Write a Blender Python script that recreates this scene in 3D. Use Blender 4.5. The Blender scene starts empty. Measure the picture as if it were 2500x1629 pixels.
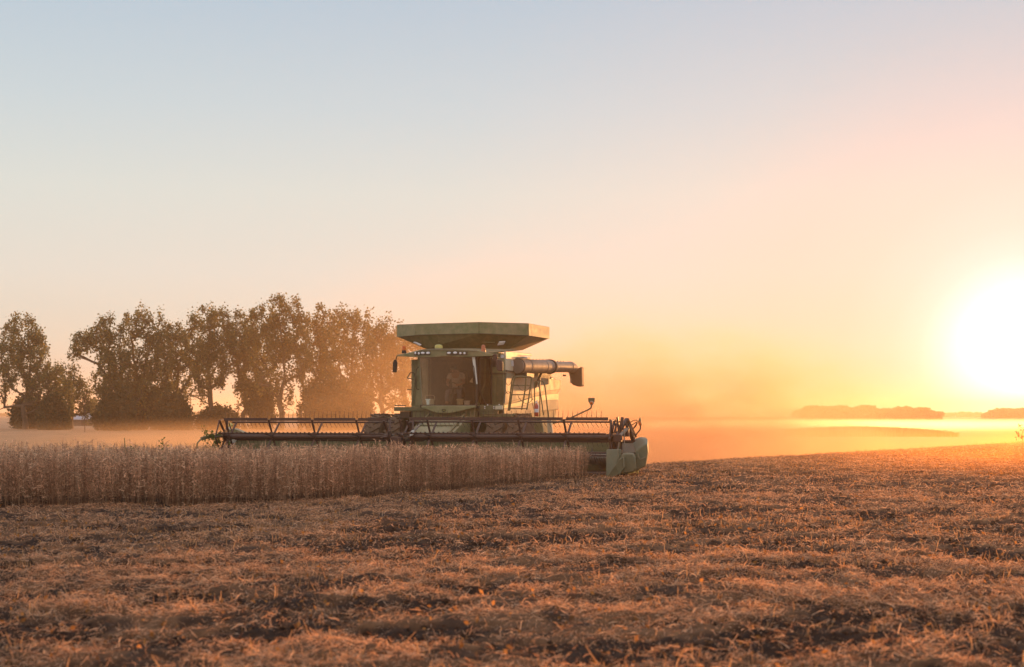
import bpy, bmesh, math, random
import numpy as np
from mathutils import Vector, Matrix
R = math.radians
random.seed(7)
rng = np.random.default_rng(11)
S = bpy.context.scene
COL = S.collection

# ------------------------------------------------------------------ camera
cam_d = bpy.data.cameras.new('camera')
cam = bpy.data.objects.new('camera', cam_d)
COL.objects.link(cam)
cam.location = (0, 0, 1.62)
cam.rotation_euler = (R(90), 0, 0)
cam_d.sensor_width = 36.0
cam_d.lens = 36.0 * 3200 / 2500
cam_d.shift_y = 0.079
cam_d.clip_start = 0.1
cam_d.clip_end = 20000
cam_d.dof.use_dof = True
cam_d.dof.focus_distance = 36.0
cam_d.dof.aperture_fstop = 2.0
S.camera = cam

# ------------------------------------------------------------------ sky and sun
SUN_EL, SUN_AZ = R(2.35), R(21.4)      # azimuth clockwise from +Y (the view direction)
SUN_DIR = Vector((math.sin(SUN_AZ) * math.cos(SUN_EL), math.cos(SUN_AZ) * math.cos(SUN_EL), math.sin(SUN_EL)))
w = bpy.data.worlds.new('World')
S.world = w
w.use_nodes = True
nt = w.node_tree
nt.nodes.clear()
N = nt.nodes.new
L = nt.links.new
sky = N('ShaderNodeTexSky'); sky.sky_type = 'NISHITA'; sky.sun_disc = False
sky.sun_elevation = SUN_EL; sky.sun_rotation = SUN_AZ
sky.air_density = 1.0; sky.dust_density = 1.5; sky.ozone_density = 1.0; sky.altitude = 200
def mathn(op, a, b=None, c=None):
    n = N('ShaderNodeMath'); n.operation = op
    for i, v in enumerate((a, b, c)):
        if v is None: continue
        if isinstance(v, (int, float)): n.inputs[i].default_value = v
        else: L(v, n.inputs[i])
    return n.outputs[0]
tc = N('ShaderNodeTexCoord')
nrm = N('ShaderNodeVectorMath'); nrm.operation = 'NORMALIZE'; L(tc.outputs['Generated'], nrm.inputs[0])
dt = N('ShaderNodeVectorMath'); dt.operation = 'DOT_PRODUCT'; L(nrm.outputs[0], dt.inputs[0]); dt.inputs[1].default_value = SUN_DIR
ang = mathn('ARCCOSINE', mathn('MINIMUM', dt.outputs['Value'], 0.99999))     # radians from the sun
sep = N('ShaderNodeSeparateXYZ'); L(nrm.outputs[0], sep.inputs[0])
elev = mathn('ARCSINE', sep.outputs['Z'])
def ramp(fac, stops, interp='EASE'):
    n = N('ShaderNodeValToRGB'); n.color_ramp.interpolation = interp
    e = n.color_ramp.elements
    while len(e) > 1: e.remove(e[-1])
    e[0].position = stops[0][0]; e[0].color = (*stops[0][1], 1)
    for p, c in stops[1:]:
        k = e.new(p); k.color = (*c, 1)
    L(fac, n.inputs[0])
    return n.outputs[0]
# sunlit autumn haze high in the air: pale blue overhead, cream and peach towards the horizon, a wide glow round the sun
DEG = 0.0174533
def curve(fac, span, stops):
    return ramp(mathn('DIVIDE', fac, span * DEG), [(a / span, c) for a, c in stops], 'LINEAR')
EXPO = 0.7
def ex(c): return tuple(k / 2 ** EXPO for k in c)
veil = curve(mathn('MAXIMUM', elev, 0.0), 90, [(a, ex(c)) for a, c in ((0, (.73, .55, .40)), (3, (.765, .68, .55)), (6, (.74, .725, .65)), (9.5, (.69, .735, .69)),
             (13, (.58, .675, .71)), (17.5, (.47, .59, .69))) ] + [(a, ex(c)) for a, c in ((35, (.60, .67, .76)), (90, (.62, .69, .79)))])  # high sky raised above its natural level to lift the foreground
tint = curve(ang, 180, [(0, (1.36, 1.02, .80)), (10, (1.30, .99, .90)), (15, (1.14, 1.0, .96)), (25, (1.01, .995, .99)), (42, (1, 1, 1)), (80, (1.08, 1.03, 1.0)), (120, (1.22, 1.10, 1.02)), (180, (1.34, 1.14, 1.02))])  # side away from the sun brightened to fill the shaded fronts
glow = curve(ang, 60, [(a * .86, ex(c)) for a, c in ((0, (3, 3, 2.6)), (2, (1.2, 1.2, 1.1)), (3, (.7, .7, .75)), (3.8, (.45, .38, .48)), (4.8, (.27, .18, .25)), (6.2, (.15, .08, .13)), (8.5, (.06, .02, .05)), (12, (.02, .0, .01)), (16, (0, 0, 0)), (69, (0, 0, 0)))])
def vmath(op, a, b=None, scale=None):
    n = N('ShaderNodeVectorMath'); n.operation = op
    if isinstance(a, tuple): n.inputs[0].default_value = a
    else: L(a, n.inputs[0])
    if b is not None: L(b, n.inputs[1])
    if scale is not None:
        if isinstance(scale, (int, float)): n.inputs['Scale'].default_value = scale
        else: L(scale, n.inputs['Scale'])
    return n.outputs[0]
STR = 0.10
v = vmath('ADD', vmath('MULTIPLY', veil, tint), glow)
v = vmath('SCALE', v, scale=1.0 / STR)
v = vmath('ADD', v, vmath('SCALE', sky.outputs[0], scale=0.008))
bg = N('ShaderNodeBackground'); bg.inputs['Strength'].default_value = STR
L(v, bg.inputs['Color'])
wo = N('ShaderNodeOutputWorld'); L(bg.outputs[0], wo.inputs[0])

sun_d = bpy.data.lights.new('sun', 'SUN')
sun_d.energy = 5.0
sun_d.angle = R(0.6)
sun_d.color = (1.0, 0.43, 0.13)
sun = bpy.data.objects.new('sun', sun_d)
COL.objects.link(sun)
sun.rotation_euler = SUN_DIR.to_track_quat('Z', 'Y').to_euler()

S.view_settings.view_transform = 'Standard'
S.view_settings.look = 'None'
S.view_settings.gamma = 1.0
S.view_settings.use_curve_mapping = False
S.view_settings.exposure = EXPO
cy = S.cycles
cy.max_bounces = 8; cy.transparent_max_bounces = 24; cy.volume_bounces = 2
cy.volume_step_rate = 1.0; cy.volume_max_steps = 64
cy.use_adaptive_sampling = True; cy.adaptive_threshold = 0.02
cy.use_denoising = True
cy.sample_clamp_indirect = 8.0

# ------------------------------------------------------------------ helpers
def nz(x, y, seed=0):
    """smooth value noise in 0..1 for numpy arrays"""
    xi = np.floor(x).astype(np.int64); yi = np.floor(y).astype(np.int64)
    fx = x - xi; fy = y - yi
    fx = fx * fx * (3 - 2 * fx); fy = fy * fy * (3 - 2 * fy)
    def h(a, b):
        n = (a * 374761393 + b * 668265263 + seed * 1442695041) & 0xffffffff
        n = ((n ^ (n >> 13)) * 1274126177) & 0xffffffff
        n = (n ^ (n >> 16)) & 0xffff
        return n / 65535.0
    return (h(xi, yi) * (1 - fx) + h(xi + 1, yi) * fx) * (1 - fy) + (h(xi, yi + 1) * (1 - fx) + h(xi + 1, yi + 1) * fx) * fy
def fbm(x, y, o=4, seed=0):
    v = 0; a = .5; t = 0
    for k in range(o):
        v = v + a * nz(x * 2 ** k, y * 2 ** k, seed + 17 * k); t += a; a *= .5
    return v / t
def sstep(a, b, x):
    t = np.clip((x - a) / (b - a), 0, 1); return t * t * (3 - 2 * t)
def ground(x, y, fine=True):
    """height of the land: a low swell whose crest runs away to the right, a shallow valley behind, far fields rising again"""
    x = np.asarray(x, float); y = np.asarray(y, float)
    yc = 32 + np.where(x > 0, 1.35 * x, 0.62 * x)
    yc = np.maximum(yc, 24)
    d = np.maximum((y - yc) * .8, 0)
    H = 2.2 + 1.6 * sstep(-20, 50, x)
    z = -H * (1 - np.exp(-(d * d) / (2 * 105 * H)))
    left = 1 - sstep(-20, 40, x)
    z = z + left * 1.5 * sstep(120, 215, y)
    z = z + 2.4 * (1 - left) * sstep(330, 1200, y) + 0.5 * left * sstep(215, 900, y)
    z = z - 0.0016 * np.maximum(y - 1200, 0)
    z = z + (1 - left) * (1.35 * sstep(140, 225, y) * (1 - sstep(235, 292, y)) - 1.1 * sstep(235, 292, y) * (1 - sstep(330, 420, y)) * np.clip(((x - .262 * y) / (.068 * y)) ** 2, 0, 1.3))
    if fine:
        near = 1 - sstep(60, 110, y)
        # wheel ruts and furrows that run almost across the view
        u = x * math.cos(.26) + y * math.sin(.26); v = -x * math.sin(.26) + y * math.cos(.26)
        rut = fbm(u * 1.1, v * 2.1, 4, 5)
        soil = sstep(.50, .68, rut) * near
        z = z + near * (-.05 * sstep(.42, .62, rut) + .05 * fbm(x * 1.1, y * 1.6, 2, 9)
                        + (.03 + .07 * soil) * (fbm(x * 4.5, y * 4.5, 2, 21) - .3) + (.015 + .045 * soil) * (nz(x * 11, y * 13, 33) - .4) + .06 * (nz(x * 6.5, y * 6, 44) - .5) + .03 * (nz(x * 15, y * 15, 45) - .5))
    return z
def soilness(x, y):
    u = x * math.cos(.26) + y * math.sin(.26); v = -x * math.sin(.26) + y * math.cos(.26)
    return sstep(.44, .60, fbm(u * 1.1, v * 2.1, 4, 5))

def new_mesh(name, V, F, mats, parent=None, smooth=None, mi=None, link=True, uvq=False):
    """V: n x 3, F: n x 3 or n x 4 array or list of tuples"""
    me = bpy.data.meshes.new(name)
    if isinstance(F, np.ndarray):
        k = F.shape[1]
        me.vertices.add(len(V)); me.vertices.foreach_set('co', np.asarray(V, np.float32).ravel())
        me.loops.add(F.size); me.loops.foreach_set('vertex_index', F.astype(np.int32).ravel())
        me.polygons.add(len(F)); me.polygons.foreach_set('loop_start', np.arange(0, F.size, k, dtype=np.int32))
        me.update(calc_edges=True)
    else:
        me.from_pydata([tuple(p) for p in V], [], F)
    for m in (mats if isinstance(mats, (list, tuple)) else [mats]):
        me.materials.append(m)
    if mi is not None: me.polygons.foreach_set('material_index', np.asarray(mi, np.int32))
    if smooth is not None:
        me.polygons.foreach_set('use_smooth', [True] * len(me.polygons))
        if smooth < 180: me.set_sharp_from_angle(angle=R(smooth))
    o = bpy.data.objects.new(name, me)
    if link: COL.objects.link(o)
    if parent is not None: o.parent = parent
    return o
def tag(o, label=None, cat=None, group=None, kind=None):
    if label: o['label'] = label
    if cat: o['category'] = cat
    if group: o['group'] = group
    if kind: o['kind'] = kind
    return o
def empty(name, loc, rz=0, label=None, cat=None, group=None):
    o = bpy.data.objects.new(name, None); COL.objects.link(o)
    o.location = loc; o.rotation_euler = (0, 0, rz); o.empty_display_size = .3
    return tag(o, label, cat, group)

class MB:
    """collects shapes for ONE mesh object"""
    def __init__(s): s.v = []; s.f = []
    def add(s, V, F):
        b = len(s.v); s.v += [tuple(p) for p in V]; s.f += [tuple(i + b for i in q) for q in F]; return s
    def box(s, c, d, rot=None):
        V = [Vector((sx * d[0] / 2, sy * d[1] / 2, sz * d[2] / 2)) for sx in (-1, 1) for sy in (-1, 1) for sz in (-1, 1)]
        if rot is not None: V = [rot @ p for p in V]
        V = [p + Vector(c) for p in V]
        return s.add(V, [(0, 1, 3, 2), (4, 6, 7, 5), (0, 4, 5, 1), (2, 3, 7, 6), (0, 2, 6, 4), (1, 5, 7, 3)])
    def bx(s, x0, x1, y0, y1, z0, z1):
        return s.box(((x0 + x1) / 2, (y0 + y1) / 2, (z0 + z1) / 2), (abs(x1 - x0), abs(y1 - y0), abs(z1 - z0)))
    def bar(s, a, b, wx, wy, up=(0, 0, 1)):
        a = Vector(a); b = Vector(b); d = (b - a); l = d.length; q = d.to_track_quat('Z', 'Y').to_matrix()
        return s.box((a + b) / 2, (wx, wy, l), q)
    def cyl(s, a, b, r, r2=None, n=16, caps=True):
        r2 = r if r2 is None else r2
        a = Vector(a); b = Vector(b); q = (b - a).to_track_quat('Z', 'Y').to_matrix()
        V = []
        for c, rr in ((a, r), (b, r2)):
            for k in range(n):
                t = 2 * math.pi * k / n; V.append(c + q @ Vector((rr * math.cos(t), rr * math.sin(t), 0)))
        F = [(k, (k + 1) % n, n + (k + 1) % n, n + k) for k in range(n)]
        if caps: F += [tuple(range(n - 1, -1, -1)), tuple(range(n, 2 * n))]
        return s.add(V, F)
    def tube(s, pts, r, n=8, caps=True):
        pts = [Vector(p) for p in pts]; rs = r if isinstance(r, (list, tuple)) else [r] * len(pts)
        V = []; F = []; ref = None
        for i, p in enumerate(pts):
            d = (pts[min(i + 1, len(pts) - 1)] - pts[max(i - 1, 0)]).normalized()
            if ref is None: ref = d.orthogonal().normalized()
            ref = (ref - d * ref.dot(d)).normalized(); b = d.cross(ref)
            for k in range(n):
                t = 2 * math.pi * k / n; V.append(p + (ref * math.cos(t) + b * math.sin(t)) * rs[i])
        for i in range(len(pts) - 1):
            for k in range(n):
                F.append((i * n + k, i * n + (k + 1) % n, (i + 1) * n + (k + 1) % n, (i + 1) * n + k))
        if caps: F += [tuple(range(n - 1, -1, -1)), tuple(range((len(pts) - 1) * n, len(pts) * n))]
        return s.add(V, F)
    def loft(s, secs, caps=True):
        n = len(secs[0]); V = [p for q in secs for p in q]; F = []
        for i in range(len(secs) - 1):
            for k in range(n):
                F.append((i * n + k, i * n + (k + 1) % n, (i + 1) * n + (k + 1) % n, (i + 1) * n + k))
        if caps: F += [tuple(range(n - 1, -1, -1)), tuple(range((len(secs) - 1) * n, len(secs) * n))]
        return s.add(V, F)
    def prism(s, poly, off):
        """poly: 3-D outline, extruded by the vector off"""
        off = Vector(off)
        return s.loft([[Vector(p) for p in poly], [Vector(p) + off for p in poly]])
    def lathe(s, c, prof, axis='z', n=20):
        """prof: (radius, height) pairs"""
        V = []; F = []
        for r, h in prof:
            for k in range(n):
                t = 2 * math.pi * k / n; a, b = r * math.cos(t), r * math.sin(t)
                p = {'z': (a, b, h), 'x': (h, a, b), 'y': (a, h, b)}[axis]
                V.append((c[0] + p[0], c[1] + p[1], c[2] + p[2]))
        for i in range(len(prof) - 1):
            for k in range(n):
                F.append((i * n + k, i * n + (k + 1) % n, (i + 1) * n + (k + 1) % n, (i + 1) * n + k))
        F += [tuple(range(n - 1, -1, -1)), tuple(range((len(prof) - 1) * n, len(prof) * n))]
        return s.add(V, F)
    def build(s, name, mat, parent=None, smooth=40, bevel=0, label=None, kind=None):
        me = bpy.data.meshes.new(name); me.from_pydata(s.v, [], s.f)
        bm = bmesh.new(); bm.from_mesh(me); bmesh.ops.recalc_face_normals(bm, faces=bm.faces); bm.to_mesh(me); bm.free()
        me.materials.append(mat)
        if smooth:
            me.polygons.foreach_set('use_smooth', [True] * len(me.polygons)); me.set_sharp_from_angle(angle=R(smooth))
        o = bpy.data.objects.new(name, me); COL.objects.link(o)
        if parent is not None: o.parent = parent
        if bevel:
            m = o.modifiers.new('bevel', 'BEVEL'); m.width = bevel; m.segments = 2; m.limit_method = 'ANGLE'; m.angle_limit = R(35)
        return tag(o, label, kind=kind)
def smooth_path(pts, k=6):
    pts = [Vector(p) for p in pts]; out = []
    e = [pts[0] * 2 - pts[1]] + pts + [pts[-1] * 2 - pts[-2]]
    for i in range(1, len(e) - 2):
        for j in range(k):
            t = j / k; a, b, c, d = e[i - 1:i + 3]
            out.append(.5 * ((2 * b) + (c - a) * t + (2 * a - 5 * b + 4 * c - d) * t * t + (3 * b - a - 3 * c + d) * t ** 3))
    out.append(pts[-1]); return out

# ------------------------------------------------------------------ materials
def mat(name, col, rough=.6, metal=0, dust=0, dustcol=(.30, .20, .12), var=.15, scale=3.0, bump=0, coat=0, transl=0, spec=.5, attr=None):
    m = bpy.data.materials.new(name); m.use_nodes = True; t = m.node_tree; n = t.nodes; b = n['Principled BSDF']; l = t.links.new
    b.inputs['Roughness'].default_value = rough; b.inputs['Metallic'].default_value = metal
    b.inputs['Coat Weight'].default_value = coat; b.inputs['Coat Roughness'].default_value = .12
    b.inputs['Specular IOR Level'].default_value = spec
    g = n.new('ShaderNodeNewGeometry'); tcn = n.new('ShaderNodeTexCoord')
    no = n.new('ShaderNodeTexNoise'); no.inputs['Scale'].default_value = scale; no.inputs['Detail'].default_value = 6
    l(tcn.outputs['Object'], no.inputs['Vector'])
    mp = n.new('ShaderNodeMapRange'); mp.inputs['From Min'].default_value = .3; mp.inputs['From Max'].default_value = .7
    mp.inputs['To Min'].default_value = 1 - var; mp.inputs['To Max'].default_value = 1 + var; l(no.outputs[0], mp.inputs[0])
    sc = n.new('ShaderNodeVectorMath'); sc.operation = 'SCALE'; l(mp.outputs[0], sc.inputs['Scale'])
    if attr:
        at = n.new('ShaderNodeAttribute'); at.attribute_name = attr; l(at.outputs['Color'], sc.inputs[0])
    else: sc.inputs[0].default_value = col
    out = sc.outputs[0]
    if dust:
        n2 = n.new('ShaderNodeTexNoise'); n2.inputs['Scale'].default_value = scale * 2.3; n2.inputs['Detail'].default_value = 8; n2.inputs['Roughness'].default_value = .65
        l(tcn.outputs['Object'], n2.inputs['Vector'])
        r2 = n.new('ShaderNodeMapRange'); r2.inputs['From Min'].default_value = .35; r2.inputs['From Max'].default_value = .75
        r2.inputs['To Min'].default_value = dust * .45; r2.inputs['To Max'].default_value = min(1, dust * 1.5); l(n2.outputs[0], r2.inputs[0])
        # dust settles on what faces up
        sx = n.new('ShaderNodeSeparateXYZ'); l(g.outputs['Normal'], sx.inputs[0])
        up = n.new('ShaderNodeMath'); up.operation = 'MULTIPLY_ADD'; up.inputs[1].default_value = .35; up.use_clamp = True
        cl = n.new('ShaderNodeClamp'); l(sx.outputs['Z'], cl.inputs[0]); l(cl.outputs[0], up.inputs[0]); l(r2.outputs[0], up.inputs[2])
        mx = n.new('ShaderNodeMix'); mx.data_type = 'RGBA'; l(up.outputs[0], mx.inputs[0]); l(out, mx.inputs[6]); mx.inputs[7].default_value = (*dustcol, 1)
        out = mx.outputs[2]
        rr = n.new('ShaderNodeMath'); rr.operation = 'MULTIPLY_ADD'; l(up.outputs[0], rr.inputs[0]); rr.inputs[1].default_value = .35; rr.inputs[2].default_value = rough; rr.use_clamp = True
        l(rr.outputs[0], b.inputs['Roughness'])
    l(out, b.inputs['Base Color'])
    if bump:
        bp = n.new('ShaderNodeBump'); bp.inputs['Strength'].default_value = bump; bp.inputs['Distance'].default_value = .02
        n3 = n.new('ShaderNodeTexNoise'); n3.inputs['Scale'].default_value = scale * 8; n3.inputs['Detail'].default_value = 5
        l(tcn.outputs['Object'], n3.inputs['Vector']); l(n3.outputs[0], bp.inputs['Height']); l(bp.outputs[0], b.inputs['Normal'])
    if transl:
        tr = n.new('ShaderNodeBsdfTranslucent'); l(out, tr.inputs[0])
        ms = n.new('ShaderNodeMixShader'); ms.inputs[0].default_value = transl
        l(b.outputs[0], ms.inputs[1]); l(tr.outputs[0], ms.inputs[2]); l(ms.outputs[0], n['Material Output'].inputs[0])
    return m
M = {}
M['green'] = mat('dusty_green_paint', (.07, .115, .03), .45, dust=.46, dustcol=(.44, .34, .21), coat=.15, scale=1.6)
M['shield'] = mat('moulded_green_shield', (.085, .108, .055), .45, dust=.30, dustcol=(.30, .25, .17), scale=1.2)
M['green2'] = mat('green_steel', (.05, .075, .025), .5, dust=.42, dustcol=(.33, .235, .13), scale=2.5)
M['panel'] = mat('side_panel_paint', (.14, .155, .09), .45, dust=.4, dustcol=(.33, .28, .21), coat=.1, scale=.8, var=.1)
M['stripe'] = mat('yellow_stripe', (.55, .47, .14), .45, dust=.2, dustcol=(.5, .42, .26), coat=.1, var=.06)
M['shade'] = mat('dark_trim', (.03, .035, .02), .5, dust=.2)
M['reel'] = mat('reel_steel', (.06, .025, .021), .5, dust=.10, dustcol=(.22, .13, .09), scale=4, coat=.1)
M['steel'] = mat('worn_steel', (.30, .27, .25), .35, metal=.7, dust=.25, scale=3)
M['auger'] = mat('auger_tube_paint', (.21, .165, .135), .52, metal=.1, dust=.3, dustcol=(.30, .22, .16), scale=2.5, coat=.1, var=.25)
M['black'] = mat('black_rubber', (.02, .018, .017), .75, dust=.2, dustcol=(.16, .10, .06))
M['boot'] = mat('rubber_spout', (.05, .03, .02), .6, dust=.2, dustcol=(.2, .12, .06))
M['tyre'] = mat('dusty_tyre', (.035, .028, .024), .9, dust=.5, dustcol=(.22, .13, .08), scale=5, bump=.4)
M['rim'] = mat('yellow_rim', (.55, .40, .05), .5, dust=.4)
M['amber'] = mat('amber_lens', (.85, .22, .03), .2, transl=.5, coat=.5, var=.05)
M['salmon'] = mat('faded_beacon', (.72, .27, .15), .3, transl=.4, var=.05)
M['yellow'] = mat('yellow_cap', (.62, .56, .15), .4, dust=.12, var=.05)
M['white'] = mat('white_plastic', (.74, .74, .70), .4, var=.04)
M['bucket'] = mat('pale_bucket', (.62, .68, .62), .45, var=.05)
M['lens'] = mat('lamp_lens', (.86, .84, .88), .12, var=.05, coat=.6)
M['sticker'] = mat('sticker', (.72, .70, .74), .5, var=.05)
M['red'] = mat('red_extinguisher', (.42, .045, .03), .35, coat=.3, var=.08)
M['cream'] = mat('pale_panel', (.62, .56, .42), .5, dust=.2, dustcol=(.5, .4, .27), var=.05)
M['interior'] = mat('cab_lining', (.065, .042, .03), .8, var=.3)
M['seat'] = mat('seat_cloth', (.05, .035, .03), .9, var=.3)
M['skin'] = mat('skin', (.36, .19, .12), .55, var=.06)
M['shirt'] = mat('grey_shirt', (.42, .36, .34), .9, var=.12, scale=12)
M['jeans'] = mat('blue_jeans', (.14, .14, .19), .9, var=.2, scale=14)
M['cap'] = mat('dark_cap', (.05, .04, .035), .8, var=.1)
M['vine'] = mat('green_weed', (.13, .17, .03), .6, transl=.45, var=.3, scale=9)
M['soilm'] = None

def glass_mat(name, tint=(.86, .80, .72), keep=.94):
    m = bpy.data.materials.new(name); m.use_nodes = True; t = m.node_tree; n = t.nodes; l = t.links.new
    n.remove(n['Principled BSDF'])
    tr = n.new('ShaderNodeBsdfTransparent'); tr.inputs[0].default_value = (*tint, 1)
    gl = n.new('ShaderNodeBsdfGlossy'); gl.inputs['Roughness'].default_value = .08
    df = n.new('ShaderNodeBsdfDiffuse'); df.inputs[0].default_value = (.36, .19, .09, 1)
    fr = n.new('ShaderNodeFresnel'); fr.inputs[0].default_value = 1.45
    no = n.new('ShaderNodeTexNoise'); no.inputs['Scale'].default_value = 5; no.inputs['Detail'].default_value = 8
    mr = n.new('ShaderNodeMapRange'); mr.inputs['To Min'].default_value = 1 - keep - .04; mr.inputs['To Max'].default_value = 1 - keep + .08; l(no.outputs[0], mr.inputs[0])
    a = n.new('ShaderNodeMixShader'); l(mr.outputs[0], a.inputs[0]); l(tr.outputs[0], a.inputs[1]); l(df.outputs[0], a.inputs[2])
    b = n.new('ShaderNodeMixShader'); l(fr.outputs[0], b.inputs[0]); l(a.outputs[0], b.inputs[1]); l(gl.outputs[0], b.inputs[2])
    l(b.outputs[0], n['Material Output'].inputs[0])
    return m
M['glass'] = glass_mat('dusty_glass')
def attr_mat(name, rough=.8, transl=.35, spec=.3):
    m = mat(name, (1, 1, 1), rough, var=.12, scale=2.0, transl=transl, spec=spec, attr='tint'); return m
M['straw'] = attr_mat('dry_straw', transl=.5)
M['crop'] = attr_mat('ripe_soybean', transl=.40)
M['leaf'] = attr_mat('tree_leaves', transl=.5, rough=.6)
M['bark'] = mat('bark', (.075, .055, .04), .9, var=.3, scale=1.5, bump=.5)

# ------------------------------------------------------------------ the land
def soil_mat():
    m = bpy.data.materials.new('field_soil'); m.use_nodes = True; t = m.node_tree; n = t.nodes; l = t.links.new; b = n['Principled BSDF']
    b.inputs['Roughness'].default_value = .95; b.inputs['Specular IOR Level'].default_value = .2
    g = n.new('ShaderNodeNewGeometry')
    at = n.new('ShaderNodeAttribute'); at.attribute_name = 'tint'
    n1 = n.new('ShaderNodeTexNoise'); n1.inputs['Scale'].default_value = 9; n1.inputs['Detail'].default_value = 10; n1.inputs['Roughness'].default_value = .7
    n2 = n.new('ShaderNodeTexNoise'); n2.inputs['Scale'].default_value = .35; n2.inputs['Detail'].default_value = 6
    l(g.outputs['Position'], n1.inputs['Vector']); l(g.outputs['Position'], n2.inputs['Vector'])
    r1 = n.new('ShaderNodeMapRange'); r1.inputs['From Min'].default_value = .3; r1.inputs['From Max'].default_value = .72; r1.inputs['To Min'].default_value = .45; r1.inputs['To Max'].default_value = 1.6; l(n1.outputs[0], r1.inputs[0])
    r2 = n.new('ShaderNodeMapRange'); r2.inputs['From Min'].default_value = .3; r2.inputs['From Max'].default_value = .7; r2.inputs['To Min'].default_value = .8; r2.inputs['To Max'].default_value = 1.2; l(n2.outputs[0], r2.inputs[0])
    mu = n.new('ShaderNodeMath'); mu.operation = 'MULTIPLY'; l(r1.outputs[0], mu.inputs[0]); l(r2.outputs[0], mu.inputs[1])
    sc = n.new('ShaderNodeVectorMath'); sc.operation = 'SCALE'; l(at.outputs['Color'], sc.inputs[0]); l(mu.outputs[0], sc.inputs['Scale'])
    l(sc.outputs[0], b.inputs['Base Color'])
    bp = n.new('ShaderNodeBump'); bp.inputs['Strength'].default_value = .9; bp.inputs['Distance'].default_value = .03; l(n1.outputs[0], bp.inputs['Height']); l(bp.outputs[0], b.inputs['Normal'])
    return m
M['soil'] = soil_mat()
def set_tint(me, cols, per='POINT'):
    a = me.attributes.new('tint', 'FLOAT_COLOR', per)
    c = np.ones((len(cols), 4), np.float32); c[:, :3] = cols
    a.data.foreach_set('color', c.ravel())

ys = np.concatenate([np.linspace(-60, 3, 22), np.geomspace(3.15, 130, 760), np.geomspace(132, 9000, 150)])
us = np.linspace(-1, 1, 620)
us = np.sign(us) * np.abs(us) ** 1.15
Yg, U = np.meshgrid(ys, us, indexing='ij')
half = np.where(Yg < 3, 14, 0) + np.maximum(Yg, 3) * 0.62 + 6 + np.where(Yg > 60, (Yg - 60) * .6, 0)
Xg = U * half
Zg = ground(Xg, Yg)
nr, nc = Yg.shape
V = np.stack([Xg, Yg, Zg], -1).reshape(-1, 3)
idx = np.arange(nr * nc).reshape(nr, nc)
Fq = np.stack([idx[:-1, :-1], idx[:-1, 1:], idx[1:, 1:], idx[1:, :-1]], -1).reshape(-1, 4)
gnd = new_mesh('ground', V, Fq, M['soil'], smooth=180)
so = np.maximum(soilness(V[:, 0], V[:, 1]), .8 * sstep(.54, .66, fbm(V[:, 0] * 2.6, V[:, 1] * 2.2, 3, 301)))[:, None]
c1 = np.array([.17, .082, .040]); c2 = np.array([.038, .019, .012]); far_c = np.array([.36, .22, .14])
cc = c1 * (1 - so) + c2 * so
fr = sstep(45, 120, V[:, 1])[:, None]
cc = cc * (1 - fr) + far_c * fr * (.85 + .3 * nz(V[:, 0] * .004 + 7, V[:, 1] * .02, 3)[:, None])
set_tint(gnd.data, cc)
tag(gnd, 'harvested soybean field, brown soil with ruts, reaching to the horizon', 'field', kind='structure')

# ------------------------------------------------------------------ straw and stubble: ribbons scattered over the field
def ribbons(P0, P1, wid, bend=None, nseg=1):
    """flat blades from P0 to P1, turned about their own axis at random; returns V, F (quads)"""
    n = len(P0); d = P1 - P0; ln = np.linalg.norm(d, axis=1, keepdims=True) + 1e-9; d = d / ln
    r = rng.normal(size=(n, 3)); side = np.cross(d, r); side /= np.linalg.norm(side, axis=1, keepdims=True) + 1e-9
    side = side * wid[:, None] / 2
    if nseg == 1:
        V = np.stack([P0 - side, P0 + side, P1 + side * .6, P1 - side * .6], 1).reshape(-1, 3)
        F = np.arange(4 * n).reshape(n, 4); return V, F
    mid = (P0 + P1) / 2 + (bend if bend is not None else 0)
    V = np.stack([P0 - side, P0 + side, mid + side, mid - side, P1 + side * .5, P1 - side * .5], 1).reshape(-1, 3)
    b = np.arange(n)[:, None] * 6
    F = np.concatenate([b + np.array([0, 1, 2, 3]), b + np.array([3, 2, 4, 5])], 0); return V, F

# edge of the standing crop, near side (world metres)
EDGE = np.array([(-40, 24.4), (-14, 23.4), (-9.0, 22.9), (-6.4, 23.0), (-4.05, 23.8), (-2.75, 25.3), (-1.27, 27.7), (.48, 30.6), (1.75, 33.0), (2.35, 33.9)])
HX, HY_, HA = -2.7201, 35.8142, R(15)
def to_local(x, y):
    dx, dy = x - HX, y - HY_
    return dx * math.cos(HA) - dy * math.sin(HA), dx * math.sin(HA) + dy * math.cos(HA)
def in_crop(x, y):
    e = np.interp(x, EDGE[:, 0], EDGE[:, 1], right=1e9) + .22 * (nz(x * 1.3, x * 0, 3) - .5)
    lx, ly = to_local(x, y)
    return (y > e) & ((ly < -.75) | (lx < -6.15)) & (lx < 4.75 + .5 * nz(y * 3, y * 0, 12))

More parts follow.
